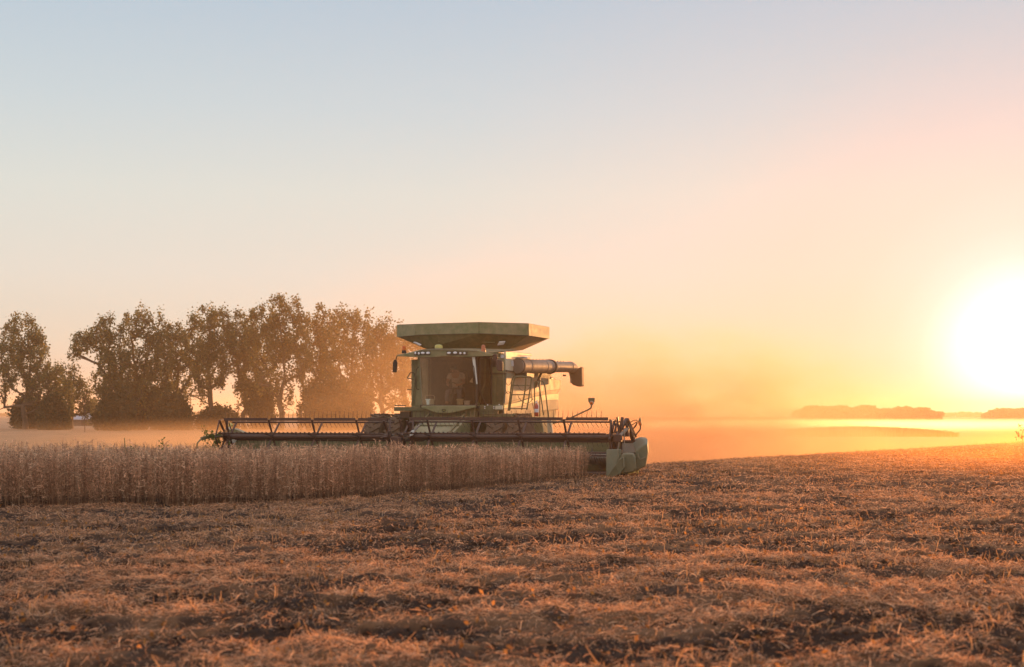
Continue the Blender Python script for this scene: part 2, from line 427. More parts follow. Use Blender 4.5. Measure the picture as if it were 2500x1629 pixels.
SL = 0.78 / 2 + .03
def field_points(n, y0, y1, pw=1.0):
    y = (rng.random(n) * (y1 ** (pw + 1) - y0 ** (pw + 1)) + y0 ** (pw + 1)) ** (1 / (pw + 1))
    x = (rng.random(n) * 2 - 1) * (y * SL + 3.0)
    return x, y
straw_cols = np.array([(.76, .39, .21), (.85, .47, .27), (.54, .26, .13), (.26, .11, .055), (.80, .42, .22), (.90, .58, .38)])
def straw(n, y0, y1, L0, L1, wd, seed_up=.14, soil_cut=.62):
    x, y = field_points(n, y0, y1)
    s = np.maximum(soilness(x, y), .8 * sstep(.54, .66, fbm(x * 2.6, y * 2.2, 3, 301)))
    clump = fbm(x * 1.6, y * 1.6, 2, 77)
    keep = (rng.random(n) > s * soil_cut) & (rng.random(n) < .22 + 1.1 * sstep(.35, .65, clump)) & ~in_crop(x, y)
    x, y = x[keep], y[keep]; n = len(x)
    ln = L0 + (L1 - L0) * rng.random(n) ** 3
    az = rng.random(n) * 2 * math.pi
    el = np.abs(rng.normal(0, .30, n)); up = rng.random(n) < seed_up; el[up] = rng.random(up.sum()) * 1.2
    z = ground(x, y) + .004 + rng.random(n) ** 1.4 * .055 * sstep(.40, .72, fbm(x * 4.2, y * 3.6, 2, 177))
    P0 = np.stack([x, y, z], 1)
    P1 = P0 + np.stack([np.cos(az) * np.cos(el), np.sin(az) * np.cos(el), np.sin(el)], 1) * ln[:, None]
    bend = rng.normal(0, .15, (n, 3)) * ln[:, None]; bend[:, 2] = np.abs(bend[:, 2])
    V, F = ribbons(P0, P1, wd * (.6 + .8 * rng.random(n)), bend, 2)
    c = straw_cols[rng.integers(0, len(straw_cols), n)] * (.7 + .6 * rng.random((n, 1)))
    return V, F, np.repeat(c, 6, 0)
def pack(parts):
    Vs, Fs, Cs, b = [], [], [], 0
    for V, F, c in parts:
        Vs.append(V); Fs.append(F + b); Cs.append(c); b += len(V)
    return np.concatenate(Vs), np.concatenate(Fs), np.concatenate(Cs)
parts = [straw(430000, 5.5, 15, .010, .11, .0040), straw(320000, 13, 27, .014, .11, .0055), straw(200000, 24, 48, .03, .13, .009),
         straw(120000, 44, 100, .05, .16, .014)]
V, F, c = pack(parts)
st = new_mesh('straw_litter', V, F, M['straw'])
set_tint(st.data, c)
tag(st, 'cut soybean straw and chaff lying thickly over the harvested field', 'straw', kind='stuff')

# short cut stems still standing in rows, and tangles of long stalks
def stubble(n, y0, y1, h0, h1, wd):
    x, y = field_points(n, y0, y1)
    row = .38
    t = x * math.cos(.5) - y * math.sin(.5)
    t2 = np.round(t / row) * row
    x = x + (t2 - t) * math.cos(.5); y = y - (t2 - t) * math.sin(.5)
    keep = ~in_crop(x, y) & (fbm(x * .8, y * .8, 2, 51) > .38); x, y = x[keep], y[keep]; n = len(x)
    P0 = np.stack([x, y, ground(x, y) - .01], 1)
    h = h0 + (h1 - h0) * rng.random(n) ** 1.6
    P1 = P0 + np.stack([rng.normal(0, .3, n) * h, rng.normal(0, .3, n) * h, h], 1)
    V, F = ribbons(P0, P1, wd * (.7 + .6 * rng.random(n)), rng.normal(0, .05, (n, 3)) * h[:, None], 2)
    c = np.array([.60, .32, .15]) * (.5 + .8 * rng.random((n, 1)))
    return V, F, np.repeat(c, 6, 0)
V, F, c = pack([stubble(6000, 5.5, 20, .03, .15, .008), stubble(12000, 18, 45, .04, .15, .010), stubble(7000, 45, 95, .05, .16, .016)])
sb = new_mesh('stubble_stems', V, F, M['straw']); set_tint(sb.data, c)
tag(sb, 'short cut soybean stems standing among the straw', 'stubble', kind='stuff')

# dry leaves: small curled quads, some bright orange
def leaves(n, y0, y1, sz):
    x, y = field_points(n, y0, y1)
    k = ~in_crop(x, y) & (nz(x * .9, y * .9, 88) > .35); x, y = x[k], y[k]; n = len(x)
    C = np.stack([x, y, ground(x, y) + .015 + .03 * rng.random(n)], 1)
    a = rng.normal(size=(n, 3)); a /= np.linalg.norm(a, axis=1, keepdims=True)
    b = np.cross(a, rng.normal(size=(n, 3))); b /= np.linalg.norm(b, axis=1, keepdims=True)
    s = (sz * (.5 + rng.random(n)))[:, None]
    V = np.stack([C - a * s, C + b * s * .55 + [0, 0, .005], C + a * s, C - b * s * .55], 1).reshape(-1, 3)
    c = np.array([.62, .26, .07]) * (.4 + .8 * rng.random((n, 1))) * np.array([1, 1, 1])
    c[rng.random(n) < .6] *= np.array([.55, .65, 1.1])
    return V, np.arange(4 * n).reshape(n, 4), np.repeat(c, 4, 0)
V, F, c = pack([leaves(6500, 5.5, 20, .022), leaves(9000, 18, 60, .035)])
lv = new_mesh('fallen_leaves', V, F, M['straw']); set_tint(lv.data, c)
tag(lv, 'dry orange and brown leaves scattered over the straw', 'leaves', kind='stuff')

# clods of dark soil
def clods(n, y0, y1, sz):
    x, y = field_points(n, y0, y1); s = soilness(x, y)
    k = (rng.random(n) < s) & ~in_crop(x, y); x, y = x[k], y[k]; n = len(x)
    base = np.array([(1, 0, 0), (0, 1, 0), (-1, 0, 0), (0, -1, 0), (0, 0, 1), (0, 0, -.4)], float)
    tri = np.array([(0, 1, 4), (1, 2, 4), (2, 3, 4), (3, 0, 4), (1, 0, 5), (2, 1, 5), (3, 2, 5), (0, 3, 5)])
    r = (sz * (.3 + rng.random(n) ** 2))[:, None, None]
    rot = rng.random(n) * 6.28
    B = base[None] * (.6 + .7 * rng.random((n, 6, 1)))
    Bx = B[..., 0] * np.cos(rot)[:, None] - B[..., 1] * np.sin(rot)[:, None]; By = B[..., 0] * np.sin(rot)[:, None] + B[..., 1] * np.cos(rot)[:, None]
    B = np.stack([Bx, By, B[..., 2] * .75], -1) * r
    V = (B + np.stack([x, y, ground(x, y)], 1)[:, None]).reshape(-1, 3)
    F = (tri[None] + (np.arange(n) * 6)[:, None, None]).reshape(-1, 3)
    return V, F, np.repeat(np.array([.07, .036, .022]) * (.5 + .9 * rng.random((n, 1))), 6, 0)
V, F, c = pack([clods(26000, 5.5, 20, .035), clods(26000, 18, 60, .05)])
cl = new_mesh('soil_clods', V, F, M['soil'], smooth=180); set_tint(cl.data, c)
tag(cl, 'dark lumps of loose soil in the ruts', 'soil', kind='stuff')

# ------------------------------------------------------------------ standing soybeans
def crop_block():
    # plants: dense along the near edge, thinner behind
    xs, yy = [], []
    def rnd(n, x0, x1, y0, y1): return x0 + (x1 - x0) * rng.random(n), y0 + (y1 - y0) * rng.random(n)
    x, y = rnd(150000, -19, 3.2, 22.4, 60)
    e = np.interp(x, EDGE[:, 0], EDGE[:, 1], right=1e9)
    dep = y - e
    yc = 24 + 0 * x
    vis = x > -y * .45 - 1.5
    p = np.where(dep < 1.6, 1.0, np.where(dep < 6, .5, .26))
    k = in_crop(x, y) & vis & (rng.random(len(x)) < p)
    return x[k], y[k], dep[k]
cx_, cy_, cdep = crop_block()
n = len(cx_)
hgt = (1.0 - .22 * sstep(25.5, 32, cy_)) * (.80 + .28 * rng.random(n) ** 1.3) * (.88 + .24 * fbm(cx_ * .5, cy_ * .5, 2, 4))
gz = ground(cx_, cy_)
lean = rng.normal(0, .07, (n, 2))
edge_l = (cdep < .35); lean[edge_l, 1] -= .10 * rng.random(edge_l.sum())
base = np.stack([cx_, cy_, gz], 1)
top = base + np.stack([lean[:, 0] * hgt, lean[:, 1] * hgt, hgt], 1)
pal = np.array([(.62, .375, .235), (.52, .305, .19), (.70, .43, .272), (.39, .225, .138), (.80, .535, .35)])
V0, F0 = ribbons(base, top, np.full(n, .0055), rng.normal(0, .02, (n, 3)), 2)
pc = pal[rng.integers(0, 5, n)] * (.75 + .5 * rng.random((n, 1)))
parts = [(V0, F0, np.repeat(pc * .65, 6, 0))]
NB = 36
for k in range(NB):
    m = rng.random(n) < np.where(cdep < 1.6, 1, .55)
    t = .12 + .86 * (rng.random(m.sum()) ** .8)
    b0 = base[m] * (1 - t[:, None]) + top[m] * t[:, None]
    az = rng.random(m.sum()) * 6.28; ln = .018 + .040 * rng.random(m.sum()) + .08 * (rng.random(m.sum()) < .08); el = rng.random(m.sum()) * 1.9 - .5
    b1 = b0 + np.stack([np.cos(az) * np.cos(el), np.sin(az) * np.cos(el), np.sin(el)], 1) * ln[:, None]
    Vb, Fb = ribbons(b0, b1, .008 + .009 * rng.random(m.sum()))
    parts.append((Vb, Fb, np.repeat(pc[m] * (.65 + .8 * rng.random((m.sum(), 1))), 4, 0)))
V, F, c = pack(parts)

cp = new_mesh('soybean_crop', V, F, M['crop']); set_tint(cp.data, c)
tag(cp, 'standing ripe brown soybeans, uncut strip in front of the harvester', 'crop', kind='stuff')

# ------------------------------------------------------------------ trees
def grow_tree(name, label, X, Y, H, blobs, nclu, leafn, leaf, trunk_r, seed, group=None, cat='tree', lean=0, forks=1, tint=(.13, .125, .045), low=.10, clu_r=(.45, 1.05)):
    """blobs: ellipsoids (dx, dz, rx, rz) as fractions of H that outline the crown; limbs reach for leaf clusters inside them"""
    g = np.random.default_rng(seed)
    root = empty(name, (X, Y, float(ground(X, Y)) - .1), 0, label, cat, group)
    B = np.array(blobs, float)
    wts = B[:, 2] ** 2 * B[:, 3]; wts /= wts.sum()
    C = []
    while len(C) < nclu:
        b = B[g.choice(len(B), p=wts)]
        d = g.normal(size=3); d /= np.linalg.norm(d); d *= g.random() ** .22          # mostly near the surface
        p = np.array([b[0] + d[0] * b[2], d[1] * b[2] * .8, b[1] + d[2] * b[3]]) * H
        if p[2] < low * H: continue
        if C and min(np.sum((np.array(C[-60:]) - p) ** 2, 1)) < .5: continue
        C.append(p)
    C = np.array(C)
    # skeleton
    nodes = [np.array([0., 0., 0.])]; par = [-1]
    def chain(a, target, step=1.2):
        p = nodes[a].copy(); i = a
        while np.linalg.norm(target - p) > step:
            d = target - p; d /= np.linalg.norm(d)
            p = p + (d + g.normal(0, .16, 3) + np.array([0, 0, .10])) / 1.0 * step
            nodes.append(p.copy()); par.append(i); i = len(nodes) - 1
        nodes.append(target.copy()); par.append(i); return len(nodes) - 1
    for f in range(forks):
        tx = (f - (forks - 1) / 2) * .16 * H + lean * H
        b0 = 0
        b1 = chain(0, np.array([tx * .25, g.normal(0, .2), H * (.22 + .05 * g.random())]))
        chain(b1, np.array([tx + g.normal(0, .3), g.normal(0, .5), H * (.72 + .12 * g.random())]))
    order = np.argsort(np.linalg.norm(C, axis=1))
    for i in order:
        A = np.array(nodes); d = np.linalg.norm(A - C[i], axis=1)
        d = d + np.where(A[:, 2] > C[i][2] - .15 * d, 6.0, 0) + np.where(A[:, 2] < .12 * H, 12, 0)
        chain(int(np.argmin(d)), C[i])
    A = np.array(nodes); par = np.array(par)
    wgt = np.zeros(len(A))
    hasch = np.zeros(len(A), bool); hasch[par[1:]] = True
    wgt[~hasch] = 1
    for i in range(len(A) - 1, 0, -1): wgt[par[i]] += wgt[i]
    rad = trunk_r * (wgt / wgt.max()) ** .46; rad = np.maximum(rad, .022)
    # tubes, 5-sided
    K = 5; i = np.arange(1, len(A)); a = A[par[i]]; b = A[i]; d = b - a; d /= np.linalg.norm(d, axis=1, keepdims=True) + 1e-9
    ref = np.tile([1., .13, .07], (len(i), 1)); s = np.cross(d, ref); s /= np.linalg.norm(s, axis=1, keepdims=True); u = np.cross(s, d)
    ra = np.minimum(rad[par[i]], rad[i] * 1.5)
    ra = np.where(a[:, 2] < .1, ra * 1.35, ra)
    V = []
    for P0, rr in ((a - d * ra[:, None] * .3, ra), (b, rad[i])):
        for k in range(K):
            t = 2 * math.pi * k / K; V.append(P0 + (s * math.cos(t) + u * math.sin(t)) * rr[:, None])
    V = np.stack(V, 1).reshape(-1, 3); bb = (np.arange(len(i)) * 2 * K)[:, None, None]
    q = np.array([(k, (k + 1) % K, K + (k + 1) % K, K + k) for k in range(K)])[None]
    tr = new_mesh('trunk', V, (bb + q).reshape(-1, 4), M['bark'], root, smooth=180)
    # leaves
    nl = leafn * len(C)
    ci = np.repeat(np.arange(len(C)), leafn)
    cr = (clu_r[0] + (clu_r[1] - clu_r[0]) * g.random(len(C)))[ci]
    dd = g.normal(size=(nl, 3)); dd /= np.linalg.norm(dd, axis=1, keepdims=True); dd *= (g.random(nl) ** .5)[:, None]
    P = C[ci] + dd * cr[:, None] * np.array([.7, .7, 1.4])
    P = P + (g.normal(0, .25, (nl, 3)))
    P[:, 2] = np.maximum(P[:, 2], .3)
    x = g.normal(size=(nl, 3)); x /= np.linalg.norm(x, axis=1, keepdims=True)
    y = np.cross(x, g.normal(size=(nl, 3))); y /= np.linalg.norm(y, axis=1, keepdims=True)
    sz = (leaf * (.6 + .8 * g.random(nl)))[:, None]
    V = np.stack([P - x * sz, P + y * sz * .7, P + x * sz, P - y * sz * .7], 1).reshape(-1, 3)
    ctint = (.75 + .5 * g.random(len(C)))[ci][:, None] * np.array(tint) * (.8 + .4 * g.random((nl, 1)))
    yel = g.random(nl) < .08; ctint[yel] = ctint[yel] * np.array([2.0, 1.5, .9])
    cr_ = new_mesh('crown', V, np.arange(4 * nl).reshape(nl, 4), M['leaf'], root); set_tint(cr_.data, np.repeat(ctint, 4, 0))
    return root

TREES_G = 'cottonwoods in the row behind the field'
def atx(px, Y): return (px - 1250) / 3200 * Y
def TT(px, Y, top, **k):
    """px: place along the row in the photograph's 2500 px width; top: its top in pixels"""
    z0 = float(ground(atx(px, Y), Y)); H = 1.62 + (1012 - top) / 3200 * Y - z0
    return atx(px, Y), Y, H
tree_specs = [
 # place along the row, depth, height mark, blobs(dx,dz,rx,rz), n, seed, forks, label
 (62, 206, 760, [(-.02, .80, .17, .18), (.10, .70, .14, .14), (-.16, .62, .15, .16), (.02, .48, .20, .20), (-.22, .40, .12, .16), (.13, .42, .15, .18), (.27, .44, .10, .12), (.32, .28, .09, .16), (-.20, .22, .08, .12)], 300, 3, 1, 'broad ragged cottonwood standing alone at the left edge of the photo'),
 (172, 214, 880, [(-.05, .72, .26, .24), (.12, .46, .24, .28), (-.18, .42, .2, .26), (.25, .30, .12, .2)], 120, 5, 1, 'shorter cottonwood leaning against the right side of the leftmost tree'),
 (262, 200, 760, [(-.17, .74, .13, .08), (-.10, .80, .12, .09), (.02, .80, .12, .16), (-.25, .70, .07, .07), (.06, .55, .14, .18), (.08, .35, .16, .18), (-.06, .40, .08, .12), (-.28, .62, .05, .05)], 230, 8, 1, 'cottonwood with a long bare limb arching to the left over the gap'),
 (345, 203, 746, [(-.03, .86, .14, .13), (.10, .84, .11, .13), (.0, .65, .17, .17), (.14, .58, .13, .16), (-.1, .45, .14, .18), (.1, .36, .16, .2), (-.02, .25, .2, .15)], 330, 13, 2, 'tall dense cottonwood right of the one with the arching limb'),
 (432, 208, 778, [(.0, .85, .12, .12), (-.08, .66, .13, .15), (.1, .62, .13, .16), (.0, .42, .13, .16)], 150, 17, 1, 'thin yellowing cottonwood with sparse top between two dense trees'),
 (512, 204, 736, [(-.05, .88, .12, .11), (.07, .84, .11, .12), (-.06, .68, .16, .16), (.09, .62, .15, .16), (.0, .46, .15, .14), (-.08, .30, .08, .10)], 270, 19, 1, 'cottonwood at the left end of the tallest clump'),
 (598, 207, 738, [(.0, .88, .08, .11), (-.03, .70, .13, .16), (.07, .62, .13, .16), (.0, .44, .12, .16), (.03, .26, .09, .16)], 230, 23, 1, 'slender cottonwood with a single pointed top'),
 (686, 200, 720, [(-.02, .90, .10, .10), (.07, .86, .10, .11), (-.12, .80, .12, .13), (.05, .70, .16, .15), (-.10, .60, .16, .15), (.12, .52, .12, .14), (-.08, .38, .12, .12), (.03, .28, .07, .12)], 330, 29, 1, 'tallest cottonwood with its trunk showing in a wide gap'),
 (775, 206, 735, [(-.03, .88, .09, .12), (.08, .82, .12, .13), (-.05, .66, .15, .16), (.10, .58, .15, .16), (.0, .38, .16, .18), (.05, .22, .16, .14)], 270, 31, 1, 'cottonwood with a narrow top right of the tallest tree'),
 (850, 203, 742, [(-.02, .90, .09, .10), (.10, .85, .11, .11), (-.08, .72, .13, .14), (.10, .66, .15, .15), (-.02, .45, .18, .18), (.0, .25, .2, .18)], 290, 37, 2, 'twin-stemmed cottonwood in the dusty right part of the row'),
 (928, 208, 762, [(-.06, .86, .10, .11), (.06, .82, .13, .13), (.0, .66, .17, .16), (.10, .50, .15, .14), (-.10, .42, .12, .16), (.06, .28, .10, .12)], 240, 41, 1, 'cottonwood half veiled by dust just left of the harvester cab'),
 (990, 214, 800, [(-.05, .82, .15, .15), (.08, .72, .15, .16), (.0, .52, .15, .18), (.05, .3, .1, .14)], 150, 43, 1, 'last cottonwood of the row, mostly hidden behind the harvester'),
]
for px, Y, top, bl, nclu, sd, fk, lab in tree_specs:
    x, y, H = TT(px, Y, top)
    grow_tree('cottonwood_tree', lab, x, y, H, bl, int(nclu * .70), 62, .17, .42, sd, TREES_G, forks=fk)

BUSH_G = 'bushes under the cottonwoods'
for px, Y, top, wd, sd, lab in [
    (70, 210, 968, .75, 51, 'dark rounded bush under the leftmost cottonwood'),
    (132, 202, 966, .62, 52, 'wide dark bush right of the leftmost trunk'),
    (282, 198, 958, .8, 53, 'dark bush at the left foot of the arching cottonwood'),
    (350, 204, 945, .9, 54, 'large dark bush filling the foot of the tall dense cottonwood'),
    (425, 200, 965, .8, 55, 'rounded bush beside the gap with the pale house behind'),
    (530, 205, 1000, 1.6, 56, 'low dark bush left of the tallest cottonwoods'),
    (640, 206, 925, .35, 57, 'narrow upright evergreen bush between two trunks'),
    (790, 198, 930, .9, 58, 'big rounded bush right of the tallest cottonwood trunk'),
    (860, 204, 950, .9, 59, 'dust-veiled bush below the twin-stemmed cottonwood')]:
    x, y, H = TT(px, Y, top)
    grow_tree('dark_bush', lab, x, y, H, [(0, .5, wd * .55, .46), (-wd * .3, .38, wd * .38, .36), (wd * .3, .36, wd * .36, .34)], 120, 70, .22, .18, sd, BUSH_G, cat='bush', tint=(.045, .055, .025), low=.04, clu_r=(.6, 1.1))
x, y, H = TT(228, 330, 985)
grow_tree('round_tree', 'small hazy round tree far off in the gap beside the shed', x, y, H, [(0, .6, .42, .36), (.3, .5, .3, .3)], 110, 60, .3, .25, 61, low=.2, clu_r=(.8, 1.3))

# far woods beyond the valley: many small crowns read as one mass
def woods(name, label, Y, px0, px1, topf, seed, leaf=1.1, n=900, tint=(.07, .075, .03), per=30):
    g = np.random.default_rng(seed); Ps = []
    for k in range(n):
        u = g.random(); px = px0 + (px1 - px0) * u; X = atx(px, Y); yy = Y + g.random() * 30
        z0 = float(ground(X, yy, False)); top = 1.62 + (1012 - topf(px)) / 3200 * Y
        zz = z0 + (top - z0) * (g.random() ** .6)
        r = (.6 + .8 * g.random()) * (1 if Y < 1200 else 1.6)
        d = g.normal(size=(per, 3)); d /= np.linalg.norm(d, axis=1, keepdims=True); d *= g.random((per, 1)) ** .4
        Ps.append(np.array([X, yy, zz - r * .7]) + d * r * np.array([.9, 1, 1]))
    P = np.concatenate(Ps); m = len(P)
    x = g.normal(size=(m, 3)); x /= np.linalg.norm(x, axis=1, keepdims=True); y = np.cross(x, g.normal(size=(m, 3))); y /= np.linalg.norm(y, axis=1, keepdims=True)
    s = leaf * (.6 + .8 * g.random((m, 1)))
    V = np.stack([P - x * s, P + y * s * .8, P + x * s, P - y * s * .8], 1).reshape(-1, 3)
    o = new_mesh(name, V, np.arange(4 * m).reshape(m, 4), M['leaf']); set_tint(o.data, np.tile(tint, (4 * m, 1)))
    return tag(o, label, 'woods', kind='stuff')
def prof(pts, wob, sd, sc=18.):
    xs = [p[0] for p in pts]; yy = [p[1] for p in pts]
    return lambda px: float(np.interp(px, xs, yy) + wob * (nz(np.array([px / sc]), np.array([sd * 1.]), sd)[0] - .5) + wob * .8 * (nz(np.array([px / 8.0]), np.array([sd + 5.]), sd)[0] - .4))
woods('far_woods', 'long hazy orange belt of trees on the far rise left of the sun', 900, 1976, 2305, prof([(1976, 998), (1995, 993), (2040, 995), (2056, 988), (2075, 989), (2090, 997), (2110, 993), (2200, 996), (2235, 993), (2262, 993), (2285, 1000), (2305, 1002)], 11, 3, 11.), 71, leaf=.5, n=6000, per=11)
woods('distant_woods', 'faint strip of trees at the foot of the sun glow', 1900, 2280, 2480, prof([(2280, 1008), (2310, 1006), (2400, 1008), (2480, 1006)], 5, 5, 26.), 72, n=260, leaf=1.5)
woods('woods_by_the_sun', 'pale clump of trees under the sun at the right edge', 1100, 2425, 2620, prof([(2425, 1010), (2440, 1000), (2460, 996), (2620, 994)], 5, 7, 22.), 73, n=2600, leaf=.55, per=11)
woods('faint_woods', 'very faint low trees at the left end of the far belt', 1500, 1945, 1985, prof([(1945, 1004), (1960, 1000), (1985, 1002)], 3, 9), 74, n=90, leaf=1.2)
woods('horizon_woods', 'low misty line of trees along the left horizon', 1500, -300, 900, prof([(-300, 1010), (900, 1010)], 6, 11, 40.), 75, n=900, leaf=1.6)

# standing maize on the far side of the valley
def corn():
    g = np.random.default_rng(5); n = 42000
    y = 272 + 40 * g.random(n); px = 1915 + 425 * g.random(n); x = (px - 1250) / 3200 * y
    k = (px < 2340 - 70 * g.random(n) ** 2) & (px > 1915 + 60 * g.random(n) ** 2); x, y, px = x[k], y[k], px[k]; n = len(x)
    z = ground(x, y, False); h = 2.25 * (.85 + .3 * g.random(n))
    P0 = np.stack([x, y, z], 1); P1 = P0 + np.stack([g.normal(0, .12, n), g.normal(0, .12, n), h], 1)
    V0, F0 = ribbons(P0, P1, np.full(n, .11), g.normal(0, .08, (n, 3)), 2)
    t = g.random(n)[:, None]; b0 = P0 * (1 - t) + P1 * t; a = g.random(n) * 6.28
    b1 = b0 + np.stack([np.cos(a) * .45, np.sin(a) * .45, .1 + .2 * g.random(n)], 1)
    V1, F1 = ribbons(b0, b1, np.full(n, .09))
    return pack([(V0, F0, np.tile([.30, .19, .08], (len(V0), 1))), (V1, F1, np.tile([.36, .24, .10], (len(V1), 1)))])
V, F, c = corn()
cn = new_mesh('maize_field', V, F, M['straw']); set_tint(cn.data, c)
tag(cn, 'strip of standing dry maize across the valley below the far trees', 'maize', kind='stuff')

# ------------------------------------------------------------------ farmyard things among the trees
def gz_(x, y): return float(ground(x, y))
X, Y = atx(214, 260), 260
shed = empty('farm_shed', (X, Y, gz_(X, Y)), 0, 'low farm shed with a pale roof in the gap between the first two tree groups', 'shed')
MB().bx(-2.6, 2.2, -2, 2, 0, 1.45).build('wall', mat('shed_wall', (.16, .12, .09), .8, var=.2), shed, smooth=0)
MB().prism([(-2.9, -2.4, 1.35), (-2.9, 0, 2.5), (-2.9, 2.4, 1.35), (-2.9, 2.4, 1.25), (-2.9, -2.4, 1.25)], (5.6, 0, 0)).build('roof', mat('shed_roof', (.40, .38, .42), .6, var=.06), shed, smooth=0)
MB().bx(-.6, .5, -2.06, -2.0, 0, 1.2).build('door', mat('shed_door', (.10, .07, .05), .8), shed, smooth=0)
X, Y = atx(207, 190), 190
pole = empty('utility_pole', (X, Y, gz_(X, Y)), 0, 'thin dark pole standing in the gap in front of the shed', 'pole')
MB().cyl((0, 0, 0), (0, 0, 4.3), .07, .05, 8).build('post', M['bark'], pole)
MB().bar((-.35, 0, 4.0), (.35, 0, 4.0), .05, .05).build('crossbar', M['bark'], pole)
for px, py, Yd, wdt, hh, lab in ((423, 1028, 255, 1.5, 2.3, 'small pale shed glimpsed through the trunks, lower of two'), (442, 1012, 285, 2.6, 3.4, 'pale gabled house glimpsed through the tree gap')):
    X = atx(px, Yd); b = empty('distant_house', (X, Yd, gz_(X, Yd)), 0, lab, 'house')
    MB().bx(-wdt / 2, wdt / 2, -1, 1, 0, hh * .7).build('wall', M['white'], b, smooth=0)
    MB().prism([(-wdt / 2 - .2, -1.2, hh * .68), (0, -1.2, hh), (wdt / 2 + .2, -1.2, hh * .68)], (0, 2.4, 0)).build('roof', mat('grey_roof', (.4, .38, .42), .6), b, smooth=0)
    MB().bx(-.25, .25, -1.04, -1.0, hh * .3, hh * .52).build('window', M['black'], b, smooth=0)

# weeds standing above the crop
def weed(px, Y, h, lab, sd, bushy=False, name='tall_weed', base=None, r=.25, n=46, sz=.035, mt='vine'):
    g = np.random.default_rng(sd); X = atx(px, Y)
    loc = base or (X, Y, gz_(X, Y))
    o = empty(name, loc, 0, lab, 'weed')
    b = MB(); pts = smooth_path([(0, 0, 0), (.02, 0, h * .5), (-.02, .01, h)], 4); b.tube(pts, .007, 5)
    tips = []
    for k in range(9 if bushy else 5):
        t = .45 + .55 * g.random(); a = g.random() * 6.28; q = Vector((math.cos(a) * r * g.random(), math.sin(a) * r * g.random(), h * (t + .06)))
        b.tube([(0, 0, h * t * .85), q * .6 + Vector((0, 0, h * t * .36)), q], .004, 4); tips.append(q)
    b.build('stem', M[mt], o)
    l = MB()
    for k in range(n):
        q = tips[g.integers(0, len(tips))] + Vector(g.normal(0, .05, 3)); u = Vector(g.normal(size=3)).normalized(); v = u.cross(Vector(g.normal(size=3))).normalized()
        l.add([q - u * sz, q + v * sz * .5, q + u * sz, q - v * sz * .5], [(0, 1, 2, 3)])
    l.build('foliage', M[mt], o, smooth=0)
weed(306, 24.6, 1.20, 'single thin weed poking above the soybeans at the left', 1)
weed(400, 25.0, 1.13, 'green weed with a flat leafy top above the soybeans', 2, True)
weed(2496, 60, 1.0, 'ragged dry weed clump on the crest at the right edge', 3, True, 'dry_weed', n=60, sz=.06, r=.5, mt='reel')

# ------------------------------------------------------------------ the combine harvester
CMB = empty('combine_harvester', (HX, HY_, 0), -HA, 'green combine harvester cutting soybeans, wide dark reel across its front, grain tank open on top', 'combine harvester')
def P2(px, py, y):
    """point of the plane y (machine frame) on the sight line of a pixel of the 2500 px wide photograph"""
    a = (px - 1250) / 3200; s, c = math.sin(HA), math.cos(HA)
    t = (y + HX * s + HY_ * c) / (a * s + c)
    return ((a * t - HX) * c - (t - HY_) * s, y, 1.62 - (py - 1012) / 3200 * t)
def part(b, name, m, **k): return b.build(name, M[m], k.pop('parent', CMB), **k)

# ---- hull and side
b = MB(); b.bx(-1.42, 1.40, 4.25, 10.6, .95, 3.30); part(b, 'body', 'green2', bevel=.03)
b = MB(); b.bx(-1.5, -.95, 4.16, 4.25, 1.55, 3.30); part(b, 'front_wall', 'green', bevel=.02)
b = MB(); b.bx(1.0, 1.46, 4.13, 4.25, 1.72, 3.34); part(b, 'front_wall', 'green', bevel=.02)
# rounded hood at the rear
b = MB()
b.loft([[(-1.35, 10.5, 1.2), (1.42, 10.5, 1.2), (1.42, 10.5, 2.95), (-1.35, 10.5, 2.95)],
        [(-1.3, 11.5, 1.35), (1.36, 11.5, 1.35), (1.40, 11.5, 2.86), (-1.3, 11.5, 2.86)],
        [(-1.2, 11.9, 1.8), (1.2, 11.9, 1.8), (1.2, 11.9, 2.5), (-1.2, 11.9, 2.5)]]); part(b, 'rear_hood', 'green', bevel=.04)
sx = 1.5
def side(pts, name, m, x0=sx - .03, th=.05, **k):
    b = MB(); b.prism([(x0, p[1], p[2]) for p in pts], (th, 0, 0)); return part(b, name, m, smooth=0, **k)
side([(1.5,4.243,2.905), (1.5,7.487,2.846), (1.5,11.548,2.843), (1.5,11.548,2.508), (1.5,9.191,2.409), (1.5,7.487,2.287), (1.5,5.652,2.093), (1.5,4.01,1.939)], 'upper_side_panel', 'panel', bevel=.012)
side([(1.5,4.01,1.939), (1.5,5.652,2.093), (1.5,7.487,2.287), (1.5,9.191,2.409), (1.5,11.548,2.508), (1.5,11.16,2.356), (1.5,9.191,2.285), (1.5,7.487,2.18), (1.5,5.652,2.003), (1.5,3.964,1.902)], 'side_trim', 'shade', x0=1.45, th=.04)
side([(1.5,3.964,1.902), (1.5,5.652,2.003), (1.5,7.487,2.18), (1.5,9.191,2.285), (1.5,11.16,2.356), (1.5,11.16,2.14), (1.5,9.191,2.105), (1.5,7.487,2.007), (1.5,5.652,1.876), (1.5,3.917,1.804)], 'yellow_stripe', 'stripe', x0=1.48, th=.045)
side([(1.5,3.917,1.804), (1.5,5.652,1.876), (1.5,7.487,2.007), (1.5,9.191,2.105), (1.5,11.16,2.14), (1.5,11.224,1.794), (1.5,8.494,1.729), (1.5,6.681,1.62), (1.5,5.652,1.441), (1.5,3.917,1.522)], 'lower_side_panel', 'panel', x0=1.47, bevel=.012)
side([(1.5,11.224,1.794), (1.5,8.494,1.729), (1.5,7.487,1.673), (1.5,7.929,1.243), (1.5,9.789,0.947), (1.5,10.527,1.221), (1.5,10.904,1.505)], 'rear_side_panel', 'green', x0=1.40, bevel=.012)
